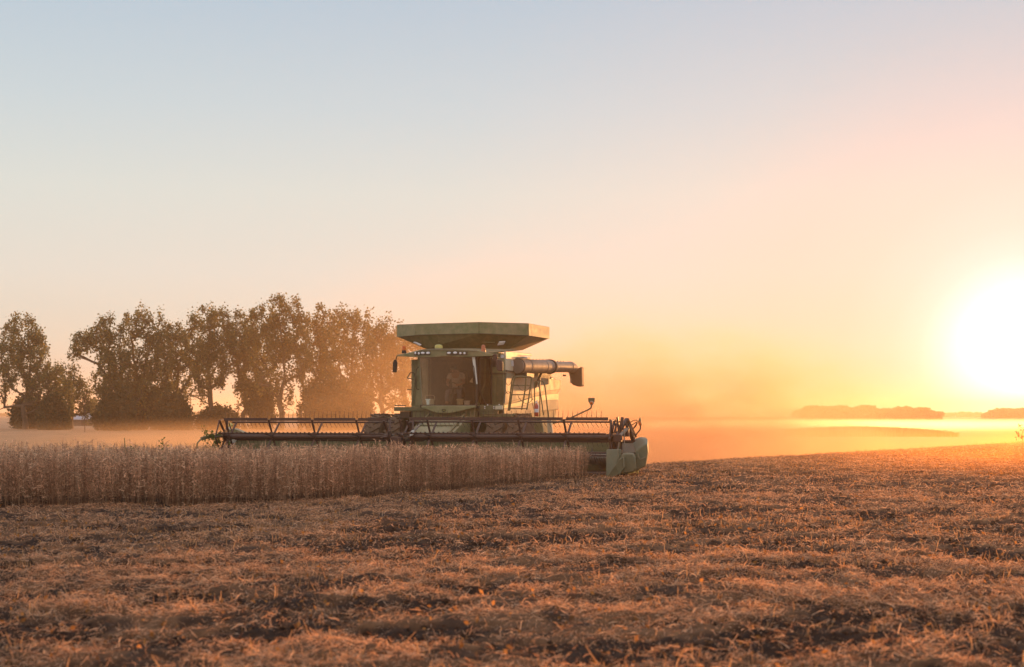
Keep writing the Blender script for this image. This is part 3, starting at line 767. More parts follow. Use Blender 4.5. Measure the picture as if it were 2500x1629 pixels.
# corner panel with the cut-out for the auger, and the ledge above it
side([(1.5,4.15,3.518), (1.5,5.402,3.551), (1.5,7.378,3.575), (1.5,7.378,3.522), (1.5,5.602,3.47), (1.5,5.353,3.421), (1.5,5.254,3.316), (1.5,5.254,2.873), (1.5,4.196,2.854)], 'corner_panel', 'cream', x0=1.46, bevel=.01)  # pale colour puts in the bright sky reflection on this side
b = MB(); b.bx(.9, 1.47, 4.3, 7.9, 3.30, 3.36); part(b, 'top_ledge', 'green')
b = MB(); b.bx(1.15, 1.50, 4.5, 6.3, 3.365, 3.47); part(b, 'ledge_box', 'cream', bevel=.02)
b = MB(); b.bx(1.515, 1.53, 4.75, 5.05, 3.10, 3.27); part(b, 'side_sticker', 'sticker')
b = MB(); b.bar((0.86,4.1,2.856), (1.539,4.1,2.851), .04, .05); b.bar((1.52, 4.15, 2.93), (1.52, 6.2, 2.93), .05, .05); part(b, 'trim_rail', 'shade')
# lower machinery behind the cab
b = MB(); b.bx(-1.3, 1.35, 4.3, 10.2, .55, .95); b.bx(-.55, .6, 3.0, 4.3, 1.2, 1.7); b.bx(-2.3, 2.1, 3.45, 3.75, .55, .85)
b.bx(1.2, 1.55, 5.2, 6.4, .8, 1.5); b.bx(-1.1, 1.1, 9.4, 9.7, .3, .55); part(b, 'chassis', 'shade')

# ---- grain tank with its opened extension
A_, B_, M_, C_, D_ = (-2.318,5.2,4.438), (-1.408,4.4,4.394), (0.722,4.0,4.384), (2.129,4.4,4.349), (2.246,6.6,4.377)
a_, b_, m_, c_, d_ = (-2.318,5.2,4.074), (-1.408,4.4,4.065), (0.722,4.0,4.057), (2.129,4.4,3.997), (2.246,6.6,4.025)
E_ = (D_[0] - 1.1, 8.6, D_[2] + .01); e_ = (d_[0] - 1.1, 8.6, d_[2]); G_ = (A_[0], 8.6, A_[2]); g_ = (a_[0], 8.6, a_[2])
def pane(pts, name, m='green', th=.035, parent=CMB, label=None):
    b = MB(); V = [Vector(p) for p in pts]; nn = (V[1] - V[0]).cross(V[2] - V[0]).normalized() * th
    b.prism(V, nn); return part(b, name, m, smooth=0, parent=parent, label=label)
tank = MB().bx(-1.25, 1.25, 4.3, 8.2, 3.30, 3.50).build('grain_tank', M['green2'], CMB, smooth=0)
pane([a_, b_, B_, A_], 'extension_panel', parent=tank)
pane([b_, m_, M_, B_], 'extension_panel', parent=tank)
pane([m_, c_, C_, M_], 'extension_panel', parent=tank)
pane([c_, d_, D_, C_], 'extension_panel', parent=tank)
pane([d_, e_, E_, D_], 'extension_panel', parent=tank)
pane([e_, g_, G_, E_], 'extension_panel', parent=tank)
pane([g_, a_, A_, G_], 'extension_panel', parent=tank)
fl, fr, rr_, rl = (-1.172,4.6,3.648), (1.453,4.7,3.606), (1.14,7.6,3.723), (-1.35, 7.6, 3.5)
fm = ((fl[0] + fr[0]) / 2, 4.6, fl[2])
pane([a_, b_, fl], 'funnel_panel', 'green2', parent=tank); pane([b_, m_, fm, fl], 'funnel_panel', 'green2', parent=tank)
pane([m_, c_, fr, fm], 'funnel_panel', 'green2', parent=tank); pane([c_, d_, rr_, fr], 'funnel_panel', 'green', parent=tank)
pane([d_, e_, rr_], 'funnel_panel', 'green2', parent=tank); pane([e_, g_, rl, rr_], 'funnel_panel', 'green2', parent=tank); pane([g_, a_, fl, rl], 'funnel_panel', 'green2', parent=tank)
# folded lips and seams along the rim
b = MB()
for p, q in ((A_, B_), (B_, M_), (M_, C_), (C_, D_)): b.bar(p, q, .045, .035)
part(b, 'rim_lip', 'green2', parent=tank)
b = MB()
for p, q in ((a_, b_), (b_, m_), (m_, c_), (c_, d_)):
    p, q = Vector(p), Vector(q); b.bar(p + Vector((0, -.03, .0)), q + Vector((0, -.03, .0)), .02, .02)
    b.bar(p + Vector((0, -.022, .055)), q + Vector((0, -.022, .055)), .012, .012)
part(b, 'rim_seam', 'shade', parent=tank)
b = MB()
for t in (.38,):
    p = Vector(b_).lerp(Vector(fl), t + .05); q = Vector(c_).lerp(Vector(fr), t + .05); b.bar(p + Vector((.6, -.10, -.02)), q + Vector((-.75, -.10, -.02)), .02, .02)
part(b, 'funnel_seam', 'green', parent=tank)
def facelamp(c4, name, m, off=.05):
    b = MB(); V = [Vector(p) for p in c4]; nn = (V[1] - V[0]).cross(V[2] - V[0]).normalized()
    if nn.y > 0: nn = -nn
    b.prism([p + nn * off * .4 for p in V], nn * off); return part(b, name, m, smooth=0, bevel=.01)
facelamp([(-1.59, 4.722, 3.902), (-1.499, 4.652, 3.89), (-1.272, 4.541, 3.798), (-1.34, 4.622, 3.778)], 'tank_lamp', 'lens')
facelamp([(1.249, 4.362, 3.853), (1.433, 4.392, 3.865), (1.361, 4.471, 3.783), (1.16, 4.451, 3.76)], 'tank_lamp', 'lens')

# ---- cab
b = MB()
zr = 3.33
b.loft([[(-1.465,2.75,3.344), (-0.875,2.75,3.313), (0.842,2.75,3.306), (1.611,2.75,3.321), (1.611,2.75,3.344), (1.091,2.75,3.47), (0.842,2.75,3.497), (0.215,2.75,3.523), (-0.29,2.75,3.529), (-0.735,2.75,3.517), (-1.054,2.75,3.436), (-1.465,2.75,3.38)],
        [(-1.629,3.2,3.377), (-1.032,3.2,3.346), (0.706,3.2,3.338), (1.485,3.2,3.341), (1.485,3.2,3.365), (0.958,3.2,3.505), (0.706,3.2,3.532), (0.071,3.2,3.558), (-0.44,3.2,3.565), (-0.89,3.2,3.552), (-1.214,3.2,3.471), (-1.629,3.2,3.402)],
        [(-1.602,4.3,3.45), (-1.416,4.3,3.448), (0.374,4.3,3.427), (1.022,4.3,3.431), (1.022,4.3,3.444), (0.634,4.3,3.56), (0.374,4.3,3.589), (-0.279,4.3,3.609), (-0.806,4.3,3.616), (-1.269,4.3,3.597), (-1.536,4.3,3.512), (-1.602,4.3,3.475)]])
roof = part(b, 'cab_roof', 'green', smooth=30, bevel=.015)
b = MB(); b.bar((-0.728,2.73,3.516), (-0.284,2.73,3.528), .03, .03); b.bar((0.221,2.73,3.522), (1.034,2.73,3.47), .03, .03); b.bar((-0.284,2.73,3.528), (0.221,2.73,3.522), .03, .03); part(b, 'roof_edge', 'panel', parent=roof)
for q in ([(-0.91,2.74,3.47), (-0.401,2.74,3.482), (-0.401,2.74,3.367), (-0.91,2.74,3.367)], [(0.092,2.74,3.476), (0.745,2.74,3.456), (0.745,2.74,3.348), (0.092,2.74,3.362)]):
    b = MB(); b.prism(q, (0, -.012, 0)); part(b, 'lamp_recess_shade', 'shade', smooth=0, parent=roof)  # flat dark strip, stands for the shade behind the lamps
def lamp(px, py, rx, rz):
    c = P2(px, py, 2.715); b = MB()
    b.lathe((0, 0, 0), [(.001, -.05), (.75, -.045), (1, -.02), (1, .02)], 'y', 14)
    b.v = [(c[0] + x * rx, c[1] + y * .6, c[2] + z * rz) for x, y, z in b.v]; part(b, 'work_lamp', 'lens', parent=roof)
lamp(1014, 862.5, 0.0261905, 0.0380952)
lamp(1022.5, 863, 0.0309524, 0.0380952)
lamp(1032, 862, 0.0595238, 0.0357143)
lamp(1045, 862, 0.0619048, 0.0357143)
lamp(1096, 862, 0.0595238, 0.0333333)
lamp(1111, 861.5, 0.0595238, 0.0357143)
lamp(1124, 862.5, 0.0333333, 0.0333333)
lamp(1134, 862.5, 0.0333333, 0.0333333)
# windshield, bowed outwards
def shell(x0, x1, z0, z1, yf, bow, n=10, th=.012, x0t=None, x1t=None, lean=0):
    V = []; F = []
    for j in range(2):
        for i in range(n + 1):
            u = i / n; xa = (x0 if j == 0 else (x0t if x0t is not None else x0)); xb = (x1 if j == 0 else (x1t if x1t is not None else x1))
            V.append((xa + (xb - xa) * u, yf - bow * (1 - (2 * u - 1) ** 2) + lean * j, z1 if j else z0))
    for i in range(n): F.append((i, i + 1, n + 2 + i, n + 1 + i))
    k = len(V); V2 = [(x, y + th, z) for x, y, z in V]
    F2 = [tuple(reversed([q + k for q in f])) for f in F]
    return V + V2, F + F2
V_, F_ = shell(-.72, .94, 1.90, 3.34, 2.93, .16, x0t=-.78, x1t=.96, lean=-.04)
b = MB(); b.add(V_, F_); part(b, 'windshield', 'glass', smooth=60)
# pillars and sills
b = MB(); b.tube([(-.80, 2.92, 3.36), (-.77, 2.93, 2.6), (-.73, 2.95, 1.88)], .022, 6); part(b, 'corner_pillar', 'panel', label='left windshield pillar, lightened in colour as if lit')  # lighter paint than the right pillar, standing for light on it
b = MB(); b.tube([(.97, 2.90, 3.34), (.97, 2.92, 2.6), (.95, 2.94, 1.86)], .035, 6); part(b, 'corner_pillar', 'interior')
b = MB(); b.bx(-.76, .97, 2.82, 2.95, 1.84, 1.905); part(b, 'windshield_sill', 'interior', bevel=.01)
# inside lining: floor, rear wall, ceiling
b = MB(); b.bx(-.80, 1.02, 2.95, 4.28, 1.80, 1.86); b.bx(-.82, 1.02, 4.05, 4.12, 1.86, 3.40); b.bx(-.8, 1.0, 2.95, 4.1, 3.30, 3.36); part(b, 'cab_lining', 'interior')
b = MB(); b.bx(-.45, .55, 2.98, 3.02, 3.16, 3.28); part(b, 'sun_visor', 'seat')
# left flank and right flank
b = MB(); b.prism([(-0.757,3.0,1.887), (-1.104,3.0,1.888), (-1.014,3.0,2.619), (-0.988,3.0,2.765), (-0.898,3.0,2.813), (-0.898,3.0,3.324), (-0.821,3.0,3.323)], (0, .05, 0)); part(b, 'cab_side_wall', 'green', smooth=0, bevel=.01)
b = MB()
b.bar((-1.039,2.96,1.912), (-0.949,2.96,2.763), .03, .03); b.bar((-0.987,2.96,1.912), (-0.897,2.96,2.763), .02, .02); part(b, 'wall_rib', 'green2')
V_, F_ = [(1.0, 2.97, 1.95), (1.06, 4.05, 1.95), (1.06, 4.05, 3.30), (1.0, 2.97, 3.32), (1.012, 2.97, 1.95), (1.072, 4.05, 1.95), (1.072, 4.05, 3.30), (1.012, 2.97, 3.32)], [(0, 1, 2, 3), (7, 6, 5, 4)]
b = MB(); b.add(V_, F_); part(b, 'door_glass', 'glass', smooth=0)
door = MB().tube([(1.03, 2.99, 3.32), (1.03, 2.99, 2.3), (1.05, 3.5, 1.92), (1.08, 4.08, 1.92), (1.08, 4.08, 3.3), (1.03, 2.99, 3.32)], .028, 6).build('door_frame', M['interior'], CMB)
b = MB(); b.bar((0.913,4.05,3.348), (0.875,4.05,2.509), .06, .05); b.bar((0.875,4.05,2.509), (0.903,3.3,1.911), .06, .05); part(b, 'rear_post', 'green')
b = MB(); b.prism([(0.846,2.86,3.298), (0.933,2.86,3.297), (1.008,2.86,2.506), (0.958,2.86,2.506)], (0, -.03, 0)); part(b, 'corner_highlight', 'white', smooth=0, bevel=.006)  # white strip modelled in place of a reflection along the corner post
b = MB(); b.tube([(0.925,2.72,3.041), (0.956,2.7,2.956), (1.013,2.72,2.336)], .012, 6); b.tube([(0.907,2.7,2.992), (1.003,2.71,2.36)], .009, 5); part(b, 'wiper', 'black')
b = MB(); b.tube(smooth_path([(-0.808,2.85,3.026), (-0.867,2.8,2.903), (-0.867,2.8,2.431), (-0.795,2.85,2.347)], 4), .012, 6); part(b, 'grab_rail', 'black')
# apron below the windshield with its small badge
b = MB(); b.prism([(-0.687,2.72,1.861), (-0.636,2.72,1.879), (0.975,2.72,1.877), (0.975,2.72,1.811), (0.663,2.72,1.752), (0.413,2.72,1.692), (0.199,2.72,1.656), (-0.179,2.72,1.656), (-0.382,2.72,1.716), (-0.534,2.72,1.777), (-0.674,2.72,1.801)], (0, .12, 0)); part(b, 'front_apron', 'green', smooth=0, bevel=.02)
b = MB(); b.prism([(-0.034,2.7,1.776), (0.08,2.7,1.776), (0.08,2.7,1.722), (0.023,2.7,1.698), (-0.034,2.7,1.722)], (0, -.012, 0)); bdg = part(b, 'badge', 'black', smooth=0)
b = MB()
for q in ([(-0.008,2.68,1.733), (0.023,2.68,1.752), (0.061,2.68,1.747), (0.069,2.68,1.762), (0.074,2.68,1.747), (0.056,2.68,1.735), (0.023,2.68,1.738), (-0.002,2.68,1.721)],): b.prism(q, (0, -.006, 0))
part(b, 'emblem', 'yellow', smooth=0, parent=bdg)
b = MB(); b.prism([(-0.663,2.95,1.79), (0.907,2.95,1.812), (0.907,2.95,1.5), (-0.612,2.95,1.499)], (0, .3, 0)); part(b, 'under_cab', 'green2', smooth=0)
b = MB(); b.bx(-1.05, -.62, 3.0, 3.2, 1.40, 1.78); part(b, 'under_cab_box', 'green2', bevel=.02)
# seat, console, steering wheel
b = MB(); b.bx(-.10, .42, 3.45, 3.95, 2.12, 2.28); b.bx(-.08, .40, 3.88, 4.02, 2.28, 2.95); b.bx(.02, .30, 3.5, 3.9, 1.86, 2.12); part(b, 'seat', 'seat', bevel=.05)
b = MB(); b.bx(.50, .78, 3.2, 3.9, 1.86, 2.45); part(b, 'console', 'seat', bevel=.03)
b = MB(); b.cyl((.16, 3.02, 1.86), (.16, 3.16, 2.36), .04, n=8)
rg = [(.16 + .19 * math.cos(t), 3.16 - .06 * math.sin(t), 2.38 + .18 * math.sin(t)) for t in np.linspace(0, 2 * math.pi, 17)]; b.tube(rg, .014, 6); b.bar(rg[0], rg[8], .02, .02); part(b, 'steering_wheel', 'black')
b = MB(); b.prism([(0.625,3.3,2.579), (0.714,3.3,2.712), (0.726,3.3,2.554)], (0, .02, 0)); part(b, 'monitor', 'cream', smooth=0)
# platforms and handrails on the left
b = MB(); b.bx(-1.62, -.62, 2.95, 3.6, 1.72, 1.84); part(b, 'platform', 'green2', bevel=.01)
b = MB(); b.bx(-1.45, -1.15, 3.0, 3.3, 1.50, 1.715); part(b, 'step_box', 'interior', bevel=.01)
b = MB(); b.bx(-1.62, -1.28, 3.0, 3.05, 1.87, 1.90); b.tube(smooth_path([(-1.006,3.05,2.644), (-1.109,3.05,2.682), (-1.225,3.05,2.701), (-1.186,3.05,2.78), (-1.135,3.05,2.859), (-1.044,3.05,2.858), (-1.006,3.05,2.791), (-1.032,3.05,2.437), (-1.083,3.05,1.888)], 3), .016, 7); b.bar((-1.238,3.05,2.359), (-1.083,3.05,2.358), .025, .025); part(b, 'left_handrail', 'shade')
# platform and fittings on the right
b = MB(); b.bx(.97, 2.0, 3.15, 4.6, 1.55, 1.64); b.bx(.97, 1.55, 3.12, 3.2, 1.62, 1.80); part(b, 'side_platform', 'green2', bevel=.01)
b = MB(); b.prism([(0.919,3.12,1.909), (1.707,3.12,1.884), (1.707,3.12,1.728), (0.919,3.12,1.729)], (0, -.04, 0)); part(b, 'platform_skirt', 'green2', smooth=0)
b = MB(); b.prism([(1.502,3.05,1.872), (1.726,3.05,1.883), (1.726,3.05,1.764), (1.502,3.05,1.764)], (0, -.06, 0)); part(b, 'toolbox', 'cream', smooth=0, bevel=.01)
for q in ((1184,993), (1184,997), (1206,993), (1206,997), (1191,989), (1219,988)):
    c = P2(q[0], q[1], 3.06); MB().cyl(c, (c[0], c[1] - .025, c[2]), .016, n=8).build('bolt', M['lens'], CMB)
# inspection hatch and boards on the front wall right of the cab
b = MB(); b.tube(smooth_path([(0.912,4.1,1.954), (0.912,4.1,2.633), (0.95,4.1,2.744), (1.053,4.1,2.793), (1.155,4.1,2.743), (1.181,4.1,2.607), (1.181,4.1,1.953)], 3), .014, 6); b.bar((0.912,4.1,2.51), (1.181,4.1,2.508), .02, .02); b.bar((0.912,4.1,2.225), (1.181,4.1,2.224), .02, .02); part(b, 'hatch_frame', 'green')
b = MB(); b.prism([(1.227,4.12,2.755), (1.444,4.12,2.753), (1.431,4.12,2.014), (1.227,4.12,2.015)], (0, -.02, 0)); part(b, 'hatch_door', 'green2', smooth=0, bevel=.01)
b = MB(); b.prism([(1.047,4.12,3.287), (1.214,4.12,3.286), (1.214,4.12,3.051), (1.047,4.12,3.053)], (0, -.02, 0)); part(b, 'dark_vent', 'interior', smooth=0)
for q in ((1186.5,868), (1223,868)):
    c0, c1, c2, c3 = P2(q[0],q[1],4.11), P2(q[0]+6.5,q[1],4.11), P2(q[0]+6.5,q[1]+6.5,4.11), P2(q[0],q[1]+6.5,4.11)
    s_ = MB().prism([c0, c1, c2, c3], (0, -.012, 0)).build('warning_sticker', M['sticker'], CMB, smooth=0)
    d0 = Vector(c0).lerp(Vector(c2), .28); d1 = Vector(c0).lerp(Vector(c2), .72)
    MB().bar(d0 + Vector((0, -.016, 0)), d1 + Vector((0, -.016, 0)), .02, .004).build('sticker_mark', M['black'], s_)
# beacons, dome, mirrors
for px, py, m, sc in ((986.5, 858, 'amber', 1), (1180, 856, 'salmon', 1.1)):
    c = P2(px, py, 3.1); r = .056 * sc
    bs = MB().lathe(c, [(r * 1.15, -.06), (r * 1.15, .02), (r, .03)], 'z', 14).build('beacon_base', M['black' if m == 'amber' else 'salmon'], CMB)
    MB().lathe(c, [(r * .95, .03), (r, .10), (r * .8, .15), (r * .3, .17)], 'z', 14).build('beacon_lens', M[m], bs)
c = (-0.233,3.0,3.486)
dm = MB().lathe(c, [(.16, -.02), (.15, .02), (.12, .07), (.11, .10)], 'z', 18).build('receiver_base', M['green'], CMB)
MB().lathe(c, [(.115, .10), (.118, .15), (.10, .185), (.05, .20)], 'z', 18).build('receiver_dome', M['yellow'], dm)
b = MB(); c = (-1.529,2.8,3.055); b.loft([[(c[0] - .09, c[1], c[2] - .19), (c[0] + .05, c[1], c[2] - .20), (c[0] + .075, c[1], c[2] + .12), (c[0] + .03, c[1], c[2] + .20), (c[0] - .04, c[1], c[2] + .20), (c[0] - .075, c[1], c[2] + .10)],
    [(c[0] - .06, c[1] + .07, c[2] - .16), (c[0] + .04, c[1] + .07, c[2] - .17), (c[0] + .05, c[1] + .07, c[2] + .10), (c[0] + .02, c[1] + .07, c[2] + .16), (c[0] - .03, c[1] + .07, c[2] + .16), (c[0] - .05, c[1] + .07, c[2] + .08)]]); mr = part(b, 'mirror', 'black', bevel=.02)
b = MB(); b.tube(smooth_path([(-1.45,2.85,3.372), (-1.494,2.83,3.323), (-1.514,2.83,3.202)], 4), .014, 6); part(b, 'mirror_arm', 'black', parent=mr)
b = MB(); b.prism([(1.667,2.55,3.217), (1.815,2.55,3.191), (1.851,2.55,3.144), (1.851,2.55,2.872), (1.729,2.55,2.861), (1.667,2.55,2.921), (1.643,2.55,3.122)], (0, .07, 0)); mr = part(b, 'mirror', 'reel', bevel=.02)
b = MB(); b.tube(smooth_path([(1.527,2.7,3.331), (1.617,2.6,3.35), (1.671,2.58,3.312), (1.678,2.6,3.183)], 4), .022, 6); b.prism([(1.567,2.6,3.326), (1.666,2.6,3.349), (1.678,2.6,3.183), (1.543,2.6,3.184)], (0, .03, 0)); part(b, 'mirror_arm', 'reel', parent=mr)

# ---- railings, ladder, chains on the right flank
def rail(pts, name, r=.019, m='green2'): b = MB(); b.tube(smooth_path(pts, 4), r, 7); return part(b, name, m)
rail([(1.738,3.6,1.729), (1.814,3.6,2.312), (1.851,3.6,2.615), (1.902,3.6,2.723), (2.002,3.6,2.747), (2.177,3.6,2.746), (2.265,3.6,2.709), (2.277,3.6,2.588), (2.227,3.6,2.189), (2.14,3.6,1.753)], 'ladder_rail', .022)
rail([(1.83,3.4,1.729), (1.917,3.4,2.308), (1.955,3.4,2.585), (2.005,3.4,2.705), (2.105,3.4,2.728), (2.291,3.4,2.727), (2.477,3.4,2.714), (2.49,3.4,2.605), (2.428,3.4,2.185), (2.353,3.4,1.752)], 'ladder_rail', .022)
for q0, q1 in (((1.866,3.5,2.473), (2.44,3.5,2.47)), ((1.828,3.5,2.201), (2.39,3.5,2.199)), ((1.79,3.5,1.789), (2.328,3.5,1.789))):
    b = MB(); b.bar(q0, q1, .03, .03); part(b, 'ladder_rung', 'green2')
rail([(2.526,3.7,1.644), (2.514,3.7,2.249), (2.514,3.7,2.516), (2.551,3.7,2.588), (2.601,3.7,2.588), (2.639,3.7,2.515), (2.701,3.7,2.188), (2.788,3.7,1.596)], 'step_rail')
rail([(2.627,4.0,2.632), (2.715,4.0,2.57), (2.753,4.0,2.472), (2.803,4.0,2.07), (2.865,4.0,1.523)], 'step_rail')
b = MB(); b.bar((2.627,3.9,2.714), (2.633,3.9,1.571), .05, .03); part(b, 'flat_post', 'shade')
b = MB()
for x0, y0, x1, y1, dp in ((1232,925,1248,932,12), (1233,948,1244,958,8), (1262,938,1297,940,16), (1262,962,1302,972,18), (1296,940,1302,975,14), (1231,965,1246,958,-4), (1295,960,1306,1005,6)):
    pts = []
    for k in range(9):
        t = k / 8; pts.append(P2(x0 + (x1 - x0) * t, y0 + (y1 - y0) * t + dp * 4 * t * (1 - t), 3.45))
    b.tube(pts, .008, 5)
part(b, 'chain', 'reel')
# ---- unloading auger, stowed along the side
au0, au1 = Vector((1.62, 5.0, 3.10)), Vector((1.90, 11.1, 3.285))
b = MB(); mid = au0.lerp(au1, .60)
b.cyl(au0, mid, .225, .22, 24); b.cyl(mid, au1, .19, .185, 24); au = part(b, 'auger_tube', 'auger')
for t, r in ((.02, .24), (.17, .232), (.46, .228), (.60, .25), (.63, .235)):
    c = au0.lerp(au1, t); MB().cyl(c, c + (au1 - au0).normalized() * .05, r, n=24).build('auger_collar', M['black' if t in (.6, .02) else 'auger'], au)
b = MB(); el = [(1.90, 11.1, 3.285), (1.91, 11.45, 3.285), (1.93, 11.75, 3.20), (1.96, 11.9, 3.0), (1.97, 11.95, 2.75)]
d = (au1 - au0).normalized()
b.tube(smooth_path(el, 3), .195, 18); part(b, 'auger_elbow', 'auger', parent=au)
ctr = (2.032,11.7,2.887)
b = MB(); b.prism([(1.812,11.55,3.102), (1.976,11.55,3.188), (2.272,11.55,3.316), (2.287,11.55,2.62), (2.124,11.55,2.606), (1.916,11.55,2.68), (1.887,11.55,2.884)], (0, .4, 0)); part(b, 'spout', 'boot', smooth=0, bevel=.04, parent=au)
b = MB(); b.bx(1.2, 1.9, 5.2, 6.1, 2.78, 2.9); part(b, 'auger_cradle', 'shade')
b = MB(); b.cyl((1.50, 7.8, 2.5), (1.72, 7.8, 2.98), .04, n=8); part(b, 'auger_support', 'shade')
b = MB(); b.cyl((2.043,9.8,2.977), (2.043,9.8,2.921), .06, n=10); part(b, 'auger_lamp', 'black')
for k in range(11):
    b = MB(); c = au0.lerp(au1, .3 + .6 * k / 10); b.box(c + Vector((0, 0, .225 if k < 6 else .195)), (.03, .1, .035)); part(b, 'auger_fitting', 'reel', parent=au)
b = MB(); b.lathe((1.53,6.2,3.406), [(.14, -.02), (.13, .02), (.05, .04)], 'z', 12); part(b, 'dust_cap', 'white')
# ---- wheels
def wheel(x, y, z, r, wdt, rimr, n=22, label=None):
    b = MB(); h = wdt / 2
    b.lathe((x, y, z), [(rimr, -h * .8), (r * .86, -h), (r * .96, -h * .9), (r, -h * .5), (r, h * .5), (r * .96, h * .9), (r * .86, h), (rimr, h * .8)], 'x', 40)
    for k in range(n):
        t = 2 * math.pi * k / n
        for s in (-1, 1):
            tt = t + (math.pi / n if s > 0 else 0); c = Vector((x + s * h * .5, y + math.sin(tt) * r * 1.01, z + math.cos(tt) * r * 1.01))
            q = Matrix.Rotation(-tt, 3, 'X') @ Matrix.Rotation(s * R(38), 3, 'Z'); b.box(c, (h * 1.05, .05, .06), q)
    ty = part(b, 'wheel', 'tyre', smooth=35, label=label)
    b = MB(); b.lathe((x, y, z), [(.05, -h * .45), (rimr * .5, -h * .4), (rimr * .95, -h * .78), (rimr * .99, -h * .78), (rimr * .99, h * .78), (rimr * .95, h * .78), (rimr * .5, h * .4), (.05, h * .45)], 'x', 24); part(b, 'rim', 'rim', parent=ty)
for x in (-2.28, -1.62, 1.50, 2.12): wheel(x, 3.6, .66, .95, .52, .42)
for x in (-1.75, 1.82): wheel(x, 9.3, .22, .72, .5, .33, 18)
b = MB(); b.prism([(2.225,4.6,1.546), (2.506,4.6,1.521), (2.608,4.6,0.717), (2.379,4.6,0.716)], (0, .1, 0)); part(b, 'flank_guard', 'green', smooth=0)
b = MB(); b.prism([(2.563,5.0,1.52), (2.704,5.0,1.495), (2.794,5.0,0.772), (2.64,5.0,0.708)], (0, .1, 0)); part(b, 'flank_guard', 'cream', smooth=0)

# ---- feeder house
b = MB(); b.loft([[(-.62, 1.0, .15), (.72, 1.0, .15), (.72, 1.0, .98), (-.62, 1.0, .98)], [(-.62, 3.1, .9), (.72, 3.1, .9), (.72, 3.1, 1.62), (-.62, 3.1, 1.62)]]); part(b, 'feeder_house', 'green', smooth=0, bevel=.02)
b = MB(); b.bar((-.55, 1.2, 1.05), (-.5, 2.9, 1.62), .05, .05); b.bar((.62, 1.2, 1.05), (.6, 2.9, 1.62), .05, .05); b.bar((-.6, 2.0, 1.29), (.7, 2.0, 1.29), .05, .06); part(b, 'feeder_rib', 'green2')

# ---- header: table, back sheet, cross auger, knife
b = MB(); b.bx(-6.05, 6.1, .95, 1.05, .10, .86); part(b, 'back_sheet', 'green', bevel=.01)
b = MB(); b.bx(-6.05, 6.1, .93, 1.13, .862, .93); part(b, 'top_beam', 'reel', bevel=.01)
b = MB(); b.bx(-6.0, 6.05, -.55, .95, .07, .10); b.bx(-6.0, 6.05, -.62, -.56, .05, .10); part(b, 'header_table', 'reel')
b = MB(); b.cyl((-5.9, .55, .45), (5.95, .55, .45), .17, n=18)
for sgn, xa, xb in ((1, -5.85, -.6), (-1, 5.9, .7)):
    pr = None; stp = 150
    for k in range(stp + 1):
        t = k / stp; x = xa + (xb - xa) * t; a = sgn * t * 2 * math.pi * 9
        q = [(x, .55 + .17 * math.cos(a), .45 + .17 * math.sin(a)), (x, .55 + .31 * math.cos(a), .45 + .31 * math.sin(a))]
        if pr: b.add([pr[0], pr[1], q[1], q[0]], [(0, 1, 2, 3)])
        pr = q
part(b, 'cross_auger', 'steel')
b = MB()
for k in range(160):
    x = -5.95 + 11.95 * k / 159; b.add([(x - .025, -.60, .06), (x + .025, -.60, .06), (x, -.72, .055), (x, -.62, .09)], [(0, 1, 3), (1, 2, 3), (2, 0, 3), (0, 2, 1)])
part(b, 'knife_guards', 'steel', kind='stuff')
# ---- reel
RZ, RR = 1.02, .52
XL0, XL1, XR0, XR1 = -5.62, -.62, -.05, 5.52
b = MB(); b.cyl((XL0, 0, RZ - .03), (XL1, 0, RZ - .012), .078, n=16); part(b, 'reel_tube', 'reel')
b = MB(); b.cyl((XR0, 0, RZ - .01), (XR1, 0, RZ + .0), .078, n=16); part(b, 'reel_tube', 'reel')
angs = [170, 110, 50, -10, -70, -130]     # 180 is towards the camera, 90 up
stations = [-5.484, -4.154, -2.848, -1.53, -0.26, 0.531, 1.787, 3.077, 4.32, 5.563]
tine_meshes = {}
def tine_mesh(kind):
    if kind in tine_meshes: return tine_meshes[kind]
    dirs = {'up': [(0, 0, 0), (.004, -.01, .08), (.012, .0, .185)], 'fwd': [(0, 0, 0), (.01, -.07, .03), (.05, -.16, .045)], 'slant': [(0, 0, 0), (.03, -.02, -.06), (.085, -.03, -.15)], 'down': [(0, 0, 0), (.01, -.02, -.07), (.045, -.01, -.185)]}
    b = MB(); b.tube(dirs[kind], [.0085, .007, .005], 5)
    me = bpy.data.meshes.new('tine'); me.from_pydata(b.v, [], b.f); me.materials.append(M['reel']); tine_meshes[kind] = me; return me
